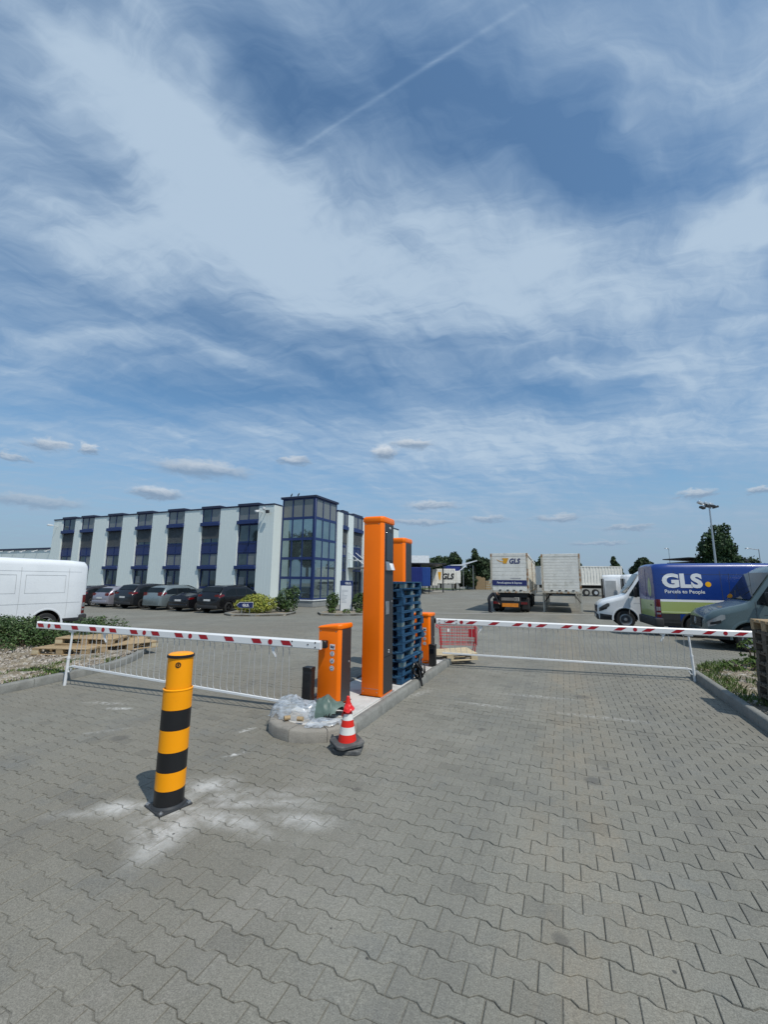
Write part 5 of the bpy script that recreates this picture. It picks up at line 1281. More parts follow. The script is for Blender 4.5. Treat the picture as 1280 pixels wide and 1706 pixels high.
# second box in front on the same lorry, and cab
swapbox(t,8.1,7.3,z0=1.30,z1=3.98,ribs=True)
mb=MB(); mb.box(.05,2.45,16.0,18.0,.6,3.5); mb.build('cab',m_pwhite,parent=t,bevel=.2,seg=3)
mb=MB(); mb.box(2.452,2.47,16.6,17.6,2.1,3.0); mb.build('cab_window',m_wglass,parent=t)
# swap body on legs
def swapbody(label,x,y,z0=1.3,group=None,L=7.3,slats=12):
    t=T('swap_body_container',label,'container',(x,y,gz(x,y)),RZ,group)
    swapbox(t,0,L,z0=z0,z1=z0+2.68,slats=slats); latches(t,2.5,0,z0+.16)
    for yy_ in (.5,1.9,L-1.9,L-.5):
        for sx_ in (-.0,2.42):
            mb=MB(); mb.box(sx_,sx_+.09,yy_,yy_+.09,.0,z0+.04); mb.box(sx_-.05,sx_+.14,yy_-.05,yy_+.14,0,.025); mb.build('support_leg',m_leg,parent=t)
            mb=MB(); mb.tube([(sx_+.045,yy_+.045,z0*.45),(sx_+.045+(.5 if sx_<1 else -.5),yy_+.045,z0+.02)],.022,6); mb.build('leg_brace',m_chass,parent=t)
    mb=MB(); mb.box(.4,2.1,.1,L-.1,z0-.10,z0); mb.build('underframe',m_chass,parent=t)
    return t
swapbody('plain white box container standing on legs to the right of the lorry',10.99,29.5)
swapbody('white box container on legs, half hidden behind the plain one',11.25+E2.x*8.4-.35,29.5+E2.y*8.4,group=None)
# long corrugated trailer across the yard
t=T('container_trailer','long pale corrugated container on a semi-trailer parked crosswise in the background','trailer',(22.5,60.5,gz(28,60)),rad(-2))
mb=MB(); L=11.4; mb.box(0,L,0,2.5,1.55,4.2); mb.build('container_shell',m_tw,parent=t)
q=MB(); q.box(-.09,.09,-.05,.0,1.72,4.08); src=None
for k in range(int(L/.42)):
    if src is None: o=q.build('corrugation_rib',m_tw,parent=t,bevel=.02); src=o.data
    else: o=bpy.data.objects.new('corrugation_rib',src); COL.objects.link(o); o.parent=t
    o.location=(.3+k*.42,-.002,0)
for z,h in ((1.55,.16),(4.08,.14)):
    mb=MB(); mb.box(-.02,L+.02,-.07,.0,z,z+h); mb.build('rail',m_tw,parent=t)
mb=MB(); mb.box(.3,L-.2,.6,1.9,1.1,1.54); mb.box(2,4.4,-.0,.4,.55,1.15); mb.build('chassis',m_chass,parent=t)
for x in (5.0,6.3,7.6,1.2,10.6):
    mb=MB(); mb.lathe([(.25,-.15),(.46,-.15),(.50,-.1),(.50,.1),(.46,.15)],20,axis='Y',c=(x,.3,.5)); mb.build('wheel',m_rub,parent=t,smooth=45)
mb=MB(); mb.lathe([(0,-.02),(.24,-.02),(.26,.04)],16,axis='Y',c=(7.6,.14,.5)); mb.build('hub',m_alu,parent=t)
mb=MB(); mb.box(1.8,4.6,.05,.5,.6,1.1); mb.build('side_tank',m_alu,parent=t,bevel=.05)

# ---- loading yard far left of the lane
m_bluec=mat('blue_container_paint',(.012,.025,.17),.5,var=.15,vs=1.5); m_bluec2=mat('bright_blue_container_paint',(.015,.06,.26),.5,var=.1)
def farbox(label,x,y,w,dp,h,z0,mt,rz=RZ,group=None,rib=.28):
    t=T('container',label,'container',(x,y,gz(x,y)),rz,group)
    mb=MB(); mb.box(0,w,0,dp,z0,z0+h); mb.build('container_shell',mt,parent=t,bevel=.03)
    mb=MB(); n=int(w/rib)
    for k in range(n): mb.box((k+.2)*w/n,(k+.55)*w/n,-.04,0,z0+.12,z0+h-.12)
    o=mb.build('corrugation',mt,parent=t); o['kind']='stuff'
    mb=MB(); n=int(dp/rib)
    for k in range(n): mb.box(w,w+.04,(k+.2)*dp/n,(k+.55)*dp/n,z0+.12,z0+h-.12)
    o=mb.build('side_corrugation',mt,parent=t); o['kind']='stuff'
    for lx in (.1,w-.2):
        mb=MB(); mb.box(lx,lx+.1,.3,.4,0,z0); mb.build('support_leg',m_chass,parent=t)
        mb=MB(); mb.box(lx,lx+.1,dp-.4,dp-.3,0,z0); mb.build('support_leg',m_chass,parent=t)
    return t
farbox('deep blue container on legs under the canopy edge, right next to the orange columns',3.2,62.5,2.5,7,2.75,1.1,m_bluec,0,group='blue containers by the canopy')
farbox('brighter blue container on legs, right of the deep blue one by the canopy',5.75,62.8,1.2,7,2.75,1.1,m_bluec2,0,group='blue containers by the canopy')
t=farbox('white container with black slanted lettering and a gold stripe beyond the blue containers',10.05,80,3.5,2.5,2.75,1.3,m_tw,0)
lettered('GLS',1.05,2.25,mat('black_lettering',(.012,.012,.014),.5),lambda u,v:(1.05+u,-.055,2.15+v),t,bold=.04,shear=.22)
mb=MB(); mb.add([(.25,-.055,3.45),(.85,-.055,3.45),(.70,-.055,2.0),(.45,-.055,2.0)],[(0,1,2,3)]); mb.build('arrow_fragment',m_gold,parent=t,weld=False)
farbox('narrow white container end left of the lettered container',8.9,78,1.0,5,3.0,.9,m_tw,0,group='plain white containers beside the lettered one',rib=.5)
farbox('narrow white container end right of the lettered container',13.7,80.5,.95,5,2.3,1.4,m_tw,0,group='plain white containers beside the lettered one',rib=.5)

# ---- person bending at the lorry
m_cloth=mat('dark_work_clothes',(.018,.02,.028),.85,var=.2,vs=8); m_skin=mat('skin',(.42,.24,.16),.6); m_hair=mat('dark_hair',(.02,.014,.01),.7)
t=T('person','person in dark work clothes bending forward, arms down, at the left lorry corner','person',(7.05,28.55,gz(7,28.5)),rad(-10))
def skinned(name,verts,edges,radii,root,mt,parent,sub=2):
    me=bpy.data.meshes.new(name); me.from_pydata(verts,edges,[]); o=bpy.data.objects.new(name,me); COL.objects.link(o)
    m_=o.modifiers.new('s','SKIN'); sv=me.skin_vertices[0].data
    for i,r in enumerate(radii): sv[i].radius=(r,r) if not isinstance(r,tuple) else r
    sv[root].use_root=True
    s_=o.modifiers.new('u','SUBSURF'); s_.levels=sub; s_.render_levels=sub
    bpy.context.view_layer.update()
    m2=bpy.data.meshes.new_from_object(o.evaluated_get(bpy.context.evaluated_depsgraph_get())); m2.name=name
    o.modifiers.clear(); o.data=m2; m2.materials.clear(); m2.materials.append(mt); m2.shade_smooth(); o.parent=parent; return o
vv=[(0,0,.92),(.10,0,1.06),(.28,0,1.22),(.40,0,1.27),(.50,0,1.26),
 (0,.10,.88),(.03,.12,.48),(-.02,.12,.09),(.12,.12,.04),(0,-.10,.88),(.10,-.12,.48),(.06,-.12,.09),(.20,-.12,.04),
 (.37,.19,1.20),(.46,.22,.95),(.56,.18,.74),(.62,.17,.66),(.37,-.19,1.20),(.48,-.22,.95),(.60,-.18,.76),(.66,-.17,.68)]
ed=[(0,1),(1,2),(2,3),(3,4),(0,5),(5,6),(6,7),(7,8),(0,9),(9,10),(10,11),(11,12),(3,13),(13,14),(14,15),(15,16),(3,17),(17,18),(18,19),(19,20)]
ra=[(.15,.13),(.14,.12),(.165,.13),(.13,.11),.055,.095,.065,.05,.045,.095,.065,.05,.045,.065,.05,.038,.03,.065,.05,.038,.03]
skinned('body',vv,ed,ra,0,m_cloth,t)
mb=MB(); mb.lathe([(0,-.125),(.05,-.115),(.075,-.06),(.082,0),(.075,.06),(.05,.1),(0,.118)],16); o=mb.build('head',m_skin,parent=t,smooth=80); o.location=(.60,0,1.24); o.rotation_euler=(0,rad(115),0)
mb=MB(); mb.lathe([(.078,-.02),(.092,.02),(.084,.07),(.055,.11),(0,.13)],16); o=mb.build('hair',m_hair,parent=t,smooth=80); o.location=(.60,0,1.245); o.rotation_euler=(0,rad(70),0)
for sd in (1,-1):
    ha=[(0,0,0),(.04,0,-.05),(.05,.0,-.09)]
    vv=[(0,0,0),(.03,0,-.05)]; ed=[(0,1)]; rd=[.03,.034]
    for k in range(4):
        b=len(vv); vv+=[(.035,-.03+.02*k,-.075),(.05,-.032+.021*k,-.12)]; ed+=[(1,b),(b,b+1)]; rd+=[.010,.008]
    b=len(vv); vv+=[(.0,-.045*sd,-.05),(.01,-.055*sd,-.085)]; ed+=[(0,b),(b,b+1)]; rd+=[.011,.009]
    o=skinned('hand',vv,ed,rd,0,m_skin,t,1); o.location=(.64,sd*.17,.66)
# =====================================================================  OFFICE BUILDING
m_wall=mat('white_ribbed_cladding',(.69,.755,.73),.6,var=.03,vs=.8,bump=.25,bs=8,stretch=(9,9,.02))
m_bframe=mat('blue_window_frame',(.016,.034,.125),.45,var=.08)
m_bpanel=mat('blue_spandrel_glass',(.011,.022,.105),.15,var=.08,ior=1.5)
m_cap=mat('dark_roof_edge',(.025,.032,.065),.5)
m_glass=mat('dark_window_glass',(.10,.125,.135),.04,.7,var=.3,vs=.7)
m_gglass=mat('grey_reflective_glass',(.15,.16,.16),.12,ior=1.7,var=.15,vs=.8)
m_tglass=mat('tower_glass',(.30,.38,.39),.03,.85,var=.2,vs=.5)
m_blind=mat('grey_louvre_blind',(.13,.137,.138),.55,.2,var=.1,vs=2)
m_curt=mat('pale_interior_blind',(.26,.27,.27),.6,var=.15,vs=1)
m_plinth=mat('grey_plinth',(.25,.26,.25),.85,var=.15)
F0=Vector((-7.9,32.3,0)); GB=-.28
BLD=T('office_building','white ribbed office building with blue window strips and a blue glass corner tower','building',(F0.x,F0.y,GB),RZ)
# local axes: x = E1 (right along the left facade), y = E2 (into the building)
def wq(x0,x1,y0,y1,z0,z1,name,m_,bevel=0,parent=BLD):
    mb=MB(); mb.box(x0,x1,y0,y1,z0,z1); return mb.build(name,m_,parent=parent,bevel=bevel)
GZ=-GB   # measured heights are above the near ground level
def H(z): return z+GZ if z>0 else z
wq(-28.7,-.9,.9,12,0,H(7.5),'core_wall',m_dark)
wq(-28.9,-.8,.2,12,H(7.5),H(7.6),'roof',m_cap)
bays=[(-27.3,-25.35),(-24.3,-22.4),(-20.3,-18.3),(-16.3,-14.3),(-12.3,-10.35),(-8.3,-6.3),(-4.35,-2.3)]
edges=[-28.85]+[v for b in bays for v in b]+[-.8]
for i in range(0,len(edges),2):
    x0,x1=edges[i],edges[i+1]
    w_=wq(x0,x1,0,1.0,0,H(7.55),'wall_panel',m_wall,bevel=.01)
    wq(x0-.02,x1+.02,-.05,1.0,H(7.552),H(7.66),'roof_edge',m_cap)
    n=int((x1-x0)/.25); mb=MB()
    for k in range(n+1):
        x=x0+.03+k*(x1-x0-.06)/n; mb.box(x-.010,x+.010,-.005,-.0005,0.05,H(7.53))
    o=mb.build('cladding_rib',m_wall,parent=BLD); o['kind']='stuff'
wq(-.802,-.79+.0,.0,1.9,0,H(7.56),'return_wall',m_wall)
rb2=random.Random(17)
def window(x0,x1,y,z0,z1,parent,axis='x',n=2,pane=m_glass,fr=.07,dep=.08,out=-1,frm=m_bframe,transom=None,mtf=None):
    """frame and panes in one facade plane; axis x: facade normal is -y; axis y: normal +x"""
    def bx(mb,a0,a1,d0,d1,c0,c1):
        if axis=='x': mb.box(a0,a1,y+d0,y+d1,c0,c1)
        else: mb.box(y-d1,y-d0,a0,a1,c0,c1)
    mb=MB(); bx(mb,x0,x1,0,dep,z0,z0+fr); bx(mb,x0,x1,0,dep,z1-fr,z1); w_=(x1-x0)/n
    bx(mb,x0,x0+fr,0,dep,z0+fr,z1-fr); bx(mb,x1-fr,x1,0,dep,z0+fr,z1-fr)
    for k in range(1,n): bx(mb,x0+k*w_-fr/2,x0+k*w_+fr/2,0,dep,z0+fr,z1-fr)
    f=mb.build('window',frm,parent=parent)
    for k in range(n):
        q=MB(); a0,a1=x0+k*w_+fr/2,x0+(k+1)*w_-fr/2
        d=rb2.uniform(-.006,.006); e=rb2.uniform(-.006,.006)
        pts=[(a0,.035+d,z0+fr),(a1,.035-d,z0+fr),(a1,.035-d+e,z1-fr),(a0,.035+d+e,z1-fr)]
        if axis=='x': pts=[(a,y+b,c) for a,b,c in pts]
        else: pts=[(y-b,a,c) for a,b,c in pts]
        q.add(pts,[(0,1,2,3)]); q.build('pane',pane(k) if callable(pane) else pane,parent=f,weld=False)
    return f
def louvre(x0,x1,y,z0,z1,step=.085,axis='x',name='louvre_blind'):
    mb=MB(); z=z1
    while z>z0:
        if axis=='x': mb.add([(x0,y-.01,z-step*.9),(x1,y-.01,z-step*.9),(x1,y+.035,z),(x0,y+.035,z)],[(0,1,2,3)])
        else: mb.add([(y+.01,x0,z-step*.9),(y+.01,x1,z-step*.9),(y-.035,x1,z),(y-.035,x0,z)],[(0,1,2,3)])
        z-=step
    o=mb.build(name,m_blind,parent=BLD,weld=False); o['kind']='stuff'
blinds=[1,1,1,.75,.85,.7,0]
for bi,(x0,x1) in enumerate(bays):
    y=.16
    wq(x0-.03,x1+.03,-.12,.9,H(7.60),H(7.80),'bay_cap',m_cap,bevel=.01)
    window(x0,x1,y-.12,H(6.42),H(7.6),BLD,pane=(m_glass if bi in(0,) else (lambda k: m_glass if (bi==5 and k==0) else m_gglass)))
    wq(x0-.06,x1+.03,-.13,.3,H(6.12),H(6.41),'blue_ledge',m_bframe,bevel=.02)
    window(x0,x1,y,H(4.68),H(6.1),BLD,pane=m_glass)
    if blinds[bi]: louvre(x0+.03,x1-.03,y-.05,H(6.09)-1.40*blinds[bi],H(6.09))
    window(x0,x1,y-.03,H(3.84),H(4.66),BLD,pane=m_bpanel)
    window(x0,x1,y,H(2.80),H(3.82),BLD,pane=lambda k: m_glass if (bi*2+k)%5 in(0,2) else m_gglass)
    wq(x0-.06,x1+.03,-.13,.3,H(2.52),H(2.79),'blue_ledge',m_bframe,bevel=.02)
    window(x0,x1,y+.1,H(1.0),H(2.5),BLD,n=2,pane=m_glass,fr=.11)
    wq(x0,x1,y+.05,.5,0,H(1.0)-.002,'sill_panel',m_bpanel if bi>4 else m_bframe)
    # things on sills seen through the glass as pale shapes: rolled inner blinds
    if bi in (1,3,4,6): 
        wq(x0+.2,x0+.75,y+.118,y+.125,H(1.3+.1*(bi%3)),H(1.9),'inner_blind',m_curt)
# tower
TX0,TX1=-.79,1.62; TY=1.0
# keep measured widths: tower corner at s=2.35 from F0 along E1 and 1.0 back
TX1=2.35; TR=3.4
zt=8.1
wq(TX0+.1,TX1-.12,TY+.14,TY+TR,0.1,H(zt),'tower_core',m_dark)
wq(TX0-.1,TX1+.12,TY-.12,TY+TR+.1,H(8.13),H(8.30),'tower_roof_edge',m_cap,bevel=.01)
wq(TX0+.3,TX1+.15,TY-.16,TY+TR+.1,0,H(.16),'tower_plinth',m_plinth,bevel=.01)
wq(TX0+.3,TX1+.20,TY-.21,TY+TR+.1,H(.162),H(.24),'plinth_ledge',mat('white_ledge',(.62,.64,.63),.6),bevel=.01)
wq(TX1-.11,TX1+.06,TY-.06,TY+.11,H(.242),H(8.12),'corner_post',m_bframe,bevel=.02)
rows=[.26,1.88,3.38,4.89,6.54,8.12]
def towerpane(r): 
    def f(k):
        if r==4: return m_curt2
        return m_tglass
    return f
m_curt2=mat('grey_roof_blind_glass',(.17,.18,.175),.15,ior=1.6,var=.08,vs=1)
for r in range(5):
    window(TX0+.05,TX1-.11,TY,H(rows[r]),H(rows[r+1]),BLD,n=3,pane=towerpane(r),fr=.10)
    window(TY+.11,TY+TR,TX1,H(rows[r]),H(rows[r+1]),BLD,axis='y',n=3,pane=towerpane(r),fr=.10)
# right wing, set along E2
wy=TY+TR
RW=[(wy+.05,wy+.95,'w'),(wy+.98,wy+1.95,'g'),(wy+2.0,wy+3.0,'w'),(wy+3.03,wy+4.95,'g'),(wy+5.0,wy+6.6,'w'),(wy+6.63,wy+8.5,'g'),(wy+8.55,wy+10.5,'w'),(wy+10.55,wy+12.5,'g'),(wy+12.55,wy+14.5,'w')]
wq(1.0,TX1-.5,wy+.05,wy+14.4,0,H(7.5),'wing_core',m_dark)
wq(.2,TX1-.1,wy+.05,wy+14.5,H(7.51),H(7.6),'roof',m_cap)
for a,b,k in RW:
    if k=='w':
        wq(TX1-.6,TX1+.1,a,b,0,H(7.55),'wall_panel',m_wall,bevel=.01); wq(TX1-.6,TX1+.13,a-.02,b+.02,H(7.552),H(7.66),'roof_edge',m_cap)
    else:
        X_=TX1-.05
        wq(X_-.5,X_+.12,a-.02,b+.02,H(7.6),H(7.8),'bay_cap',m_cap)
        nn=2
        window(a,b,X_+.1,H(6.42),H(7.6),BLD,axis='y',n=nn,pane=m_gglass); wq(X_-.3,X_+.2,a-.02,b+.05,H(6.12),H(6.41),'blue_ledge',m_bframe)
        window(a,b,X_,H(4.68),H(6.1),BLD,axis='y',n=nn,pane=m_gglass); louvre(a+.03,b-.03,X_+.05,H(5.0),H(6.09),axis='y')
        window(a,b,X_,H(3.84),H(4.66),BLD,axis='y',n=nn,pane=m_bpanel if a>wy+2 else m_gglass)
        window(a,b,X_,H(2.6),H(3.82),BLD,axis='y',n=nn,pane=m_glass)
        window(a,b,X_,H(.2),H(2.58),BLD,axis='y',n=nn,pane=m_glass)
# glass porch canopy with white struts at the entrance on the right wing
PC=T('entrance_canopy','small canopy hung from white struts at the entrance on the right side of the office','canopy',(F0.x,F0.y,GB),RZ)
mb=MB(); mb.box(TX1+.12,TX1+2.0,wy+2.0,wy+5.0,H(2.75),H(2.85)); mb.build('canopy_plate',m_gglass,parent=PC)
mb=MB(); mb.box(TX1+1.95,TX1+2.05,wy+1.95,wy+5.05,H(2.7),H(2.9)); mb.build('canopy_edge',m_white,parent=PC)
for yy_ in (wy+2.1,wy+3.5,wy+4.9):
    mb=MB(); mb.tube([(TX1+.12,yy_,H(4.2)),(TX1+1.9,yy_,H(2.9))],.035,6); mb.tube([(TX1+.12,yy_,H(3.6)),(TX1+1.0,yy_,H(3.4))],.03,6); mb.build('canopy_strut',m_white,parent=PC)
# roof-level camera cluster and spotlight on the facade
t=T('facade_camera','white security camera with spotlight high on the wall beside the glass tower','camera',(F0.x,F0.y,GB),RZ)
mb=MB(); mb.tube([(-1.95,-.0,H(7.0)),(-1.95,-.45,H(7.05))],.03,8); mb.tube([(-1.55,-.0,H(7.0)),(-1.5,-.35,H(7.15))],.03,8); mb.build('bracket',m_white,parent=t)
mb=MB(); mb.obox((-2.0,-.55,H(7.02)),(.09,0,0),(0,.22,.05),(0,-.02,.08)); mb.build('camera_housing',m_lens,parent=t,bevel=.02)
mb=MB(); mb.lathe([(0,-.14),(.10,-.10),(.13,0),(.13,.12),(0,.12)],16,c=(-1.5,-.4,H(7.2))); mb.build('camera_dome',m_lens,parent=t,smooth=60)
mb=MB(); mb.box(-1.35,-1.05,-.40,-.25,H(6.85),H(7.1)); mb.build('floodlight',m_anth,parent=t,bevel=.02)
t=T('facade_camera','white camera on a bracket high on the far left end of the office wall','camera',(F0.x,F0.y,GB),RZ)
mb=MB(); mb.tube([(-28.2,0,H(6.9)),(-28.2,-.6,H(6.95))],.03,6); mb.build('bracket',m_white,parent=t); mb=MB(); mb.box(-28.3,-28.05,-.95,-.5,H(6.88),H(7.05)); mb.build('camera_housing',m_lens,parent=t,bevel=.02)
# birds on the tower roof
for i,(x_,lab) in enumerate(((.05,'dark bird perched on the tower roof edge, left one'),(.72,'dark bird perched on the tower roof edge, right one'))):
    p=L2(F0,x_,1.0,8.30)
    mb=MB(); mb.lathe([(0,-.13),(.035,-.10),(.06,-.02),(.055,.05),(.03,.10),(.03,.13),(.02,.16),(0,.17)],10); mb.tube([(0,0,-.1),(-.05,.0,-.2)],.015,5); mb.tube([(0,0,.13),(.05,0,.13)],[.012,.002],5)
    o=mb.build('bird',m_black,smooth=60); o.location=(p.x,p.y,p.z+.14); o.rotation_euler=(0,rad(25),.5*i); tag(o,lab,'bird','birds on the tower roof')
# low hall at the far left
t=T('low_warehouse','low white warehouse with dark loading gap behind the white van at the left','building',(-36.6,46.5,-.2),RZ)
# local x=E1 direction; it runs to the left
mb=MB(); mb.box(-26,1.5,0,20,3.6,4.95); mb.build('fascia',m_wall,parent=t)
mb=MB(); mb.box(-26.1,1.6,-.1,20,4.95,5.15); mb.build('roof_edge',m_cap,parent=t)
mb=MB(); mb.box(-26,1.5,1.0,20,0,3.6); mb.build('recessed_wall',m_trim,parent=t)
for k in range(7):
    mb=MB(); x=-.2-k*2.3; mb.tube([(x,-.02,4.9),(x,-.5,4.75)],.04,6); mb.box(x-.12,x+.12,-.62,-.45,4.66,4.78); mb.build('wall_lamp',m_white,parent=t)
# loading hall behind the blue containers
t=T('loading_hall','white flat-roofed loading hall with a dark canopy behind the blue containers','building',(-6,70,-.1),0)
mb=MB(); mb.box(0,13.6,0,26,4.75,6.0); mb.build('fascia',mat('hall_white',(.82,.84,.84),.6),parent=t)
mb=MB(); mb.box(0,12.6,3,26,0,4.75); mb.build('hall_wall',m_trim,parent=t)
mb=MB(); mb.box(-1,16.2,-1.5,20,4.55,4.74); mb.build('canopy',m_anth,parent=t)
for x in (4,8,12,15.6):
    mb=MB(); mb.box(x,x+.2,-1.2,-1.0,0,4.55); mb.build('column',m_anth,parent=t)
t=T('yard_canopy','white winged canopy roof on slim posts beside the lettered container','canopy',(13.5,85,0),0)
mb=MB(); mb.prism([(0,5.0),(2.2,5.1),(5.4,6.0),(5.4,5.85),(2.4,4.85),(0,4.85)],0,4,axis='Y'); mb.build('canopy_wing',mat('pale_metal',(.55,.58,.6),.5),parent=t)
mb=MB(); mb.box(-.9,2.0,.1,3.9,3.7,4.8); mb.build('blue_side_wall',m_bluec,parent=t)
for x in (.3,2.6,4.6):
    mb=MB(); mb.tube([(x,.4,0),(x,.4,5.0)],.07,6); mb.build('post',m_steel,parent=t)
mb=MB(); mb.tube([(1.2,0,3.4),(3.2,0,4.9)],.09,6); mb.build('strut',m_white,parent=t)
t=T('storage_shed','low dark-roofed shed roof showing above the blue van','building',(45,62,0),0)
mb=MB(); mb.box(0,8,0,5,0,5.0); mb.build('shed_wall',m_trim,parent=t)
mb=MB(); mb.prism([(-.4,5.45),(-.4,5.6),(8.4,5.3),(8.4,5.1)],-.4,5.4,axis='Y'); mb.build('shed_roof',m_anth,parent=t)
# wooden pallet pile and screen wall far away
t=T('timber_pile','brown pile of upright wooden pallets at the far edge of the yard','wood pile',(20.7,95,0),0)
rw=random.Random(3)
for k in range(9):
    mb=MB(); x=k*.24; mb.box(x,x+.17,0,.8,0,3.0-.05*k+rw.uniform(-.1,.1)); mb.build('upright_pallet',m_wood,parent=t)
for k in range(4):
    for j in range(5-k):
        mb=MB(); mb.box(2.2+j*.45,2.2+j*.45+.4,0,.8,k*.5,k*.5+.4); mb.build('stacked_crate',m_wood,parent=t)
t=T('screen_wall','pale wall closing the far edge of the yard behind the timber pile','wall',(17,99,0),0)
mb=MB(); mb.box(2,9,0,.2,0,2.5); mb.build('wall_face',mat('pale_green_wall',(.42,.45,.40),.8,var=.1),parent=t); mb=MB(); mb.box(2,9,-.05,.25,2.5,2.6); mb.build('wall_coping',m_plinth,parent=t)
# light masts
def mast(label,x,y,h,heads,r=.13,cat='lamp post',group='lamp posts'):
    t=T('lamp_post',label,cat,(x,y,gz(x,y)),0,group)
    mb=MB(); mb.tube([(0,0,0),(0,0,h)],[r,r*.55],12); mb.build('pole',m_steel,parent=t,smooth=60)
    if heads=='flood':
        mb=MB(); mb.tube([(-.9,0,h-.05),(.7,0,h-.05)],.05,6); mb.tube([(-.7,.5,h+.5),(.2,0,h-.2)],.05,6); mb.build('crossarm',m_steel,parent=t)
        for x_,z_,tl in ((-1.0,.55,.5),(-.35,.45,.3),(.15,.35,.2),(-.8,-.15,.4),(-.15,.05,.2),(.7,-.05,-.3),(.35,.1,.2)):
            mb=MB(); mb.obox((x_,0,h+z_*.8),(.24,0,-.24*tl),(0,.2,0),(.1*tl,0,.11)); mb.build('floodlight',m_anth if z_<.3 else m_alu,parent=t,bevel=.02)
    else:
        mb=MB(); mb.tube([(0,0,h-.1),(heads,0,h+.05)],.05,6); mb.build('arm',m_steel,parent=t); mb=MB(); mb.obox((heads*1.2,0,h+.06),(.35,0,0),(0,.14,0),(0,0,.06)); mb.build('lamp_head',m_alu,parent=t,bevel=.03)
    return t
mast('tall grey floodlight mast with a cluster of lamps in front of the conifer',37.0,47,10.7,'flood')
mast('thin distant lamp post standing between the small trees and the conifer',54.3,80,8.3,-.35,.08)
mast('distant street lamp with its arm to the left at the right edge',53.6,60,6.9,-1.3,.09)
# =====================================================================  FRONT BEDS OF THE OFFICE, SIGNS
def bedpoly(pts,name):
    mb=MB(); g=gz(0,25); mb.prism(pts,g-.05,g+.09); o=mb.build(name,m_soil); o['kind']='structure'
    blockrun(pts+[pts[0]],o,m_conc,h=.12,w=.12,step=.9,inner=-1); return o
b2=bedpoly([(-5.3,26.2),(-5.5,24.4),(-6.8,23.7),(-8.3,23.6),(-9.0,24.4),(-9.1,26.8),(-7.9,27.8),(-6.2,27.5)][::1],'planting_bed')
b3=bedpoly([(-.6,26.9),(-1.0,25.3),(-2.6,24.6),(-3.6,24.9),(-4.0,26.3),(-3.2,28.4),(-1.2,28.2)],'planting_bed')
g_=gz(0,26)
spriggy('golden_shrub','yellow-green mounded bush in front of the office, behind the blue arrow sign','bush',(-7.45,25.3,g_+.1),[(0,0,.55,.95,.7,.55),(-.7,-.1,.4,.6,.5,.42),(.6,.1,.45,.6,.5,.45),(.1,-.3,.3,.9,.5,.35)],5200,.055,m_yleaf,41)
spriggy('green_shrub','dark green shrub with upright shoots, directly right of the yellow-green bush','bush',(-5.95,26.2,g_+.1),[(0,0,.7,.55,.5,.7),(.45,.1,.95,.4,.4,.65),(-.45,.1,.45,.5,.4,.45),(.3,-.2,.35,.5,.4,.4)],3800,.06,m_leaf,42)
spriggy('green_shrub','dark green shrub immediately left of the blue and white sign board','bush',(-3.25,27.4,g_+.1),[(0,0,.5,.4,.4,.55),(.15,0,.75,.3,.3,.45)],1700,.06,m_leaf,43)
spriggy('green_shrub','dark green shrub immediately right of the blue and white sign board','bush',(-1.45,27.3,g_+.1),[(0,0,.55,.5,.4,.6),(.35,0,.75,.35,.3,.5)],2000,.06,m_leaf,44)
for i,(x,y) in enumerate(((-3.0,25.6),(-2.1,25.3),(-1.4,25.8))):
    spriggy('ground_plant','small low plant at the front of the sign bed, '+['left','middle','right'][i]+' one of three','plant',(x,y,g_+.1),[(0,0,.12,.28,.2,.16)],220,.05,m_grass,50+i,'low plants in front of the sign board',3)
t=T('sign_board','upright blue sign board with a white panel of text lines and white lettering above','sign',(-2.78,27.5,g_),rad(-4))
mb=MB(); mb.box(0,.82,0,.12,0,2.0); mb.build('blue_board',m_bframe,parent=t,bevel=.02)
mb=MB(); mb.box(.06,.76,-.02,-.002,.10,1.68); mb.build('white_panel',m_white,parent=t)
lettered('GLS.',.13,.40,m_white,lambda u,v:(.33+u,-.006,1.77+v),t,bold=.035)
rl=random.Random(2)
for k in range(10):
    z=1.38-.085*k; mb=MB(); mb.box(.12,.12+rl.uniform(.14,.42),-.024,-.021,z,z+.018); mb.build('text_line',mat('faded_text_grey',(.30,.32,.36),.6),parent=t)
t=T('direction_sign','blue arrow-shaped direction sign with white lettering in front of the yellow-green bush','sign',(-8.2,24.15,g_+.24),rad(14)); t.scale=(.85,.85,.80)
mb=MB(); mb.prism([(-.02,.42),(.16,.60),(1.0,.60),(1.0,.24),(.16,.24)],0,.05,axis='Y'); mb.build('arrow_plate',m_bpanel,parent=t)
mb=MB(); e_=.012; mb.prism([(-.05,.42),(.15,.625),(1.02,.625),(1.02,.215),(.15,.215)],.052,.06,axis='Y'); mb.build('white_edge',m_white,parent=t)
lettered('GLS.',.17,.42,m_white,lambda u,v:(.34+u,-.006,.335+v),t,bold=.035)
for x in (.3,.8):
    mb=MB(); mb.tube([(x,.1,-.35),(x,.1,.5)],.03,8); mb.build('post',m_steel,parent=t)
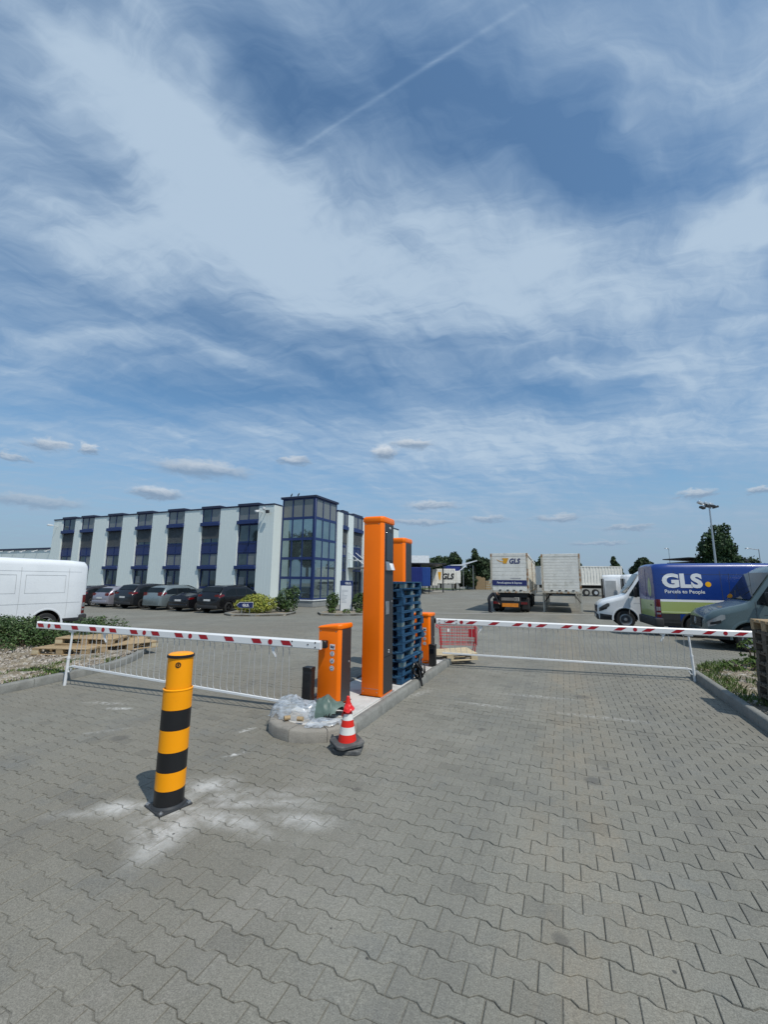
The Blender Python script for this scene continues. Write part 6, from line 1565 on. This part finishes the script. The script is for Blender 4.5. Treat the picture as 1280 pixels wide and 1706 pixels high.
# ground lines in the lorry yard
m_line=mat('pale_concrete_strip',(.34,.33,.30),.9,var=.15,vs=2,world=True)
for y,x0,x1,w_ in ((27.6,3,17.5,.35),(30.9,9.4,17,.22),(32.6,4,15,.15)):
    mb=MB(); n=24
    vs=[]
    for i in range(n+1):
        x=x0+(x1-x0)*i/n
        for dy in (0,w_): vs.append((x,y+dy-.05*(x-x0)*.3,gz(x,y+dy)-.012+.012))
    mb.add(vs,[(2*i,2*i+2,2*i+3,2*i+1) for i in range(n)]); o=mb.build('concrete_strip',m_line,weld=False); o['kind']='structure'
mb=MB(); mb.add([(6,88,-.01),(19,92,-.01),(19,101,-.01),(6,101,-.01)],[(0,1,2,3)]); o=mb.build('grass_verge',mat('verge_grass',(.085,.13,.03),.95,var=.3,vs=1.5,fine=.3,fs=9),weld=False); o['kind']='structure'
for v in o.data.vertices: v.co.z=.03
mb=MB(); mb.add([(4,66,0),(9,72,0),(20,95,0),(12,99,0),(0,80,0)],[(0,1,2,3,4)]); o=mb.build('pale_pavement',m_line,weld=False); o['kind']='structure'
for v in o.data.vertices: v.co.z=gz(v.co.x,v.co.y)+.006
# green traffic island near the white vans
spriggy('low_shrub','low clipped green patch on the ground in front of the white van nose','bush',(13.6,26.2,gz(13,26)),[(0,0,.1,.6,.35,.22),(.8,.1,.1,.5,.3,.2)],700,.06,m_leaf,61)
# yellow-green litter bin / bollard between
# =====================================================================  TREES, HILLS
def tree(label,x,y,h,w,seed,mt=m_dleaf,n=8500,size=.27,cat='tree',trunk=.35,form='round',group=None,name='broadleaf_tree',elong=1.0):
    r=random.Random(seed); t=T(name,label,cat,(x,y,gz(x,y)),0,group)
    bl=[]
    if form=='round':
        for k in range(11):
            a=r.uniform(0,6.28); q=r.uniform(0,.62)*w/2; z=h*(trunk+ (1-trunk)*r.uniform(.18,.82)); s=w*.5*r.uniform(.34,.55)*(1.15-.5*abs(z/h-.55)); bl.append((q*math.cos(a)*elong,q*math.sin(a),z,s*elong,s,s*.85))
        bl.append((0,0,h*(.5+trunk*.4),w*.33,w*.33,h*.3)); 
    elif form=='pine':
        for k in range(10):
            f=k/9; z=h*(.28+.70*f); q=w*.5*(1-f)**.8*.55; a=r.uniform(0,6.28); s=w*.5*(.62-.42*f); bl.append((q*math.cos(a),q*math.sin(a),z,s,s,s*.6+.3))
    else:
        for k in range(9):
            f=k/8; z=h*(.08+.84*f); s=w*.5*(1-.62*f**1.6)*r.uniform(.9,1.1); bl.append((r.uniform(-.05,.05)*w,r.uniform(-.05,.05)*w,z,s,s,h*.13))
        for k in range(16):
            f=r.uniform(.1,.98); a=r.uniform(0,6.28); q=w*.40*(1-.6*f**1.6); bl.append((q*math.cos(a),q*math.sin(a),h*(.1+.88*f),w*.13,w*.13,h*.10))
    leafmesh(bl,n,size,seed,shell=.45,asp=.6).build('crown',mt,parent=t,weld=False)
    mb=MB(); mb.tube([(0,0,-.2),(0.05,0,h*.35),(0,0,h*.75)],[h*.03,h*.022,h*.006],8)
    for b in bl[:8]: mb.tube([(0,0,h*.3),(b[0]*.5,b[1]*.5,b[2]*.8),(b[0],b[1],b[2])],[h*.012,h*.008,h*.003],5)
    mb.build('trunk',m_bark,parent=t,smooth=60); return t
tree('dark rounded tree at the left of the group behind the lettered container',11.4,106,7.4,7.0,1,group='trees behind the loading yard')
tree('dark rounded tree, second from the left behind the lettered container',14.2,105,8.5,5.6,2,group='trees behind the loading yard')
tree('dark rounded tree above the lettered container, third from the left',17.0,101,8.8,5.4,3,group='trees behind the loading yard')
tree('tallest dark pointed tree left of the white lorry',20.9,97,8.9,6.4,4,form='pine',group='trees behind the loading yard',n=7000)
tree('dark bushy tree between the tall pointed tree and the lorry',23.2,98,7.0,6.0,5,group='trees behind the loading yard')
tree('low dark shrubby tree beneath the winged canopy',18.2,92,4.2,4.5,6,group='trees behind the loading yard',trunk=.05)
tree('dark tree filling the gap between the lorry and the box container on legs',25.8,72,6.2,2.6,7,trunk=.1)
tree('rounded green tree rising above the corrugated trailer, left part',32.3,82,7.0,6.2,8,group='trees behind the trailer')
tree('small spiky-topped tree above the white vans',42.0,77,6.2,3.6,9,form='pine',group='trees behind the trailer')
tree('green tree left of the blue van roof',46.6,76,6.6,4.2,10,group='trees behind the trailer')
tree('low tree peeping over the trailer roof, right part',37.0,82,5.6,3.2,13,group='trees behind the trailer')
tree('large dense upright conifer behind the floodlight mast','' or 0,0,1,1,0) if False else None
tree('large dense upright conifer behind the floodlight mast',46.9,59,9.7,6.4,11,mt=m_cleaf,n=30000,size=.19,form='cone',name='conifer_tree')
tree('broad low tree right of the conifer, above the blue van roof',65.0,76,7.0,8.5,12,n=6500,group='trees behind the trailer')
# trees standing left of the view beside the yard (seen as reflections in the tower glass)
for i_,(x_,y_,h_t) in enumerate(((-36,5,10.5),(-43,13,11),(-50,2,12))):
    tree('broad tree left of the car park outside the picture, '+['nearest','middle','farthest'][i_],x_,y_,h_t,8,90+i_,n=3500,size=.4,group='trees left of the car park')
# far tree line and hills
r=random.Random(77); bl=[]
for k in range(150):
    x=-330+k*5.2+r.uniform(-2,2); bl.append((x,250+r.uniform(-8,8),2.0+r.uniform(0,1.6),5,3,2.6+r.uniform(0,2.2)))
o=leafmesh(bl,26000,.8,5).build('distant_treeline',m_dleaf,weld=False); o['kind']='stuff'; tag(o,'far band of dark trees along the horizon','trees')
mb=MB(); vs=[]; n=90
for i in range(n+1):
    x=-1800+i*45; z=14+22*max(0,noise.noise(Vector((x*.0016,0,3)))+.35); vs+=[(x,2300,-5),(x,2350,z),(x,2700,z*.7)]
mb.add(vs,[(3*i+k,3*i+3+k,3*i+4+k,3*i+1+k) for i in range(n) for k in (0,1)]); o=mb.build('distant_hills',mat('hazy_hill',(.10,.15,.17),1,var=.1,vs=.01,world=True),smooth=60,weld=False); o['kind']='structure'
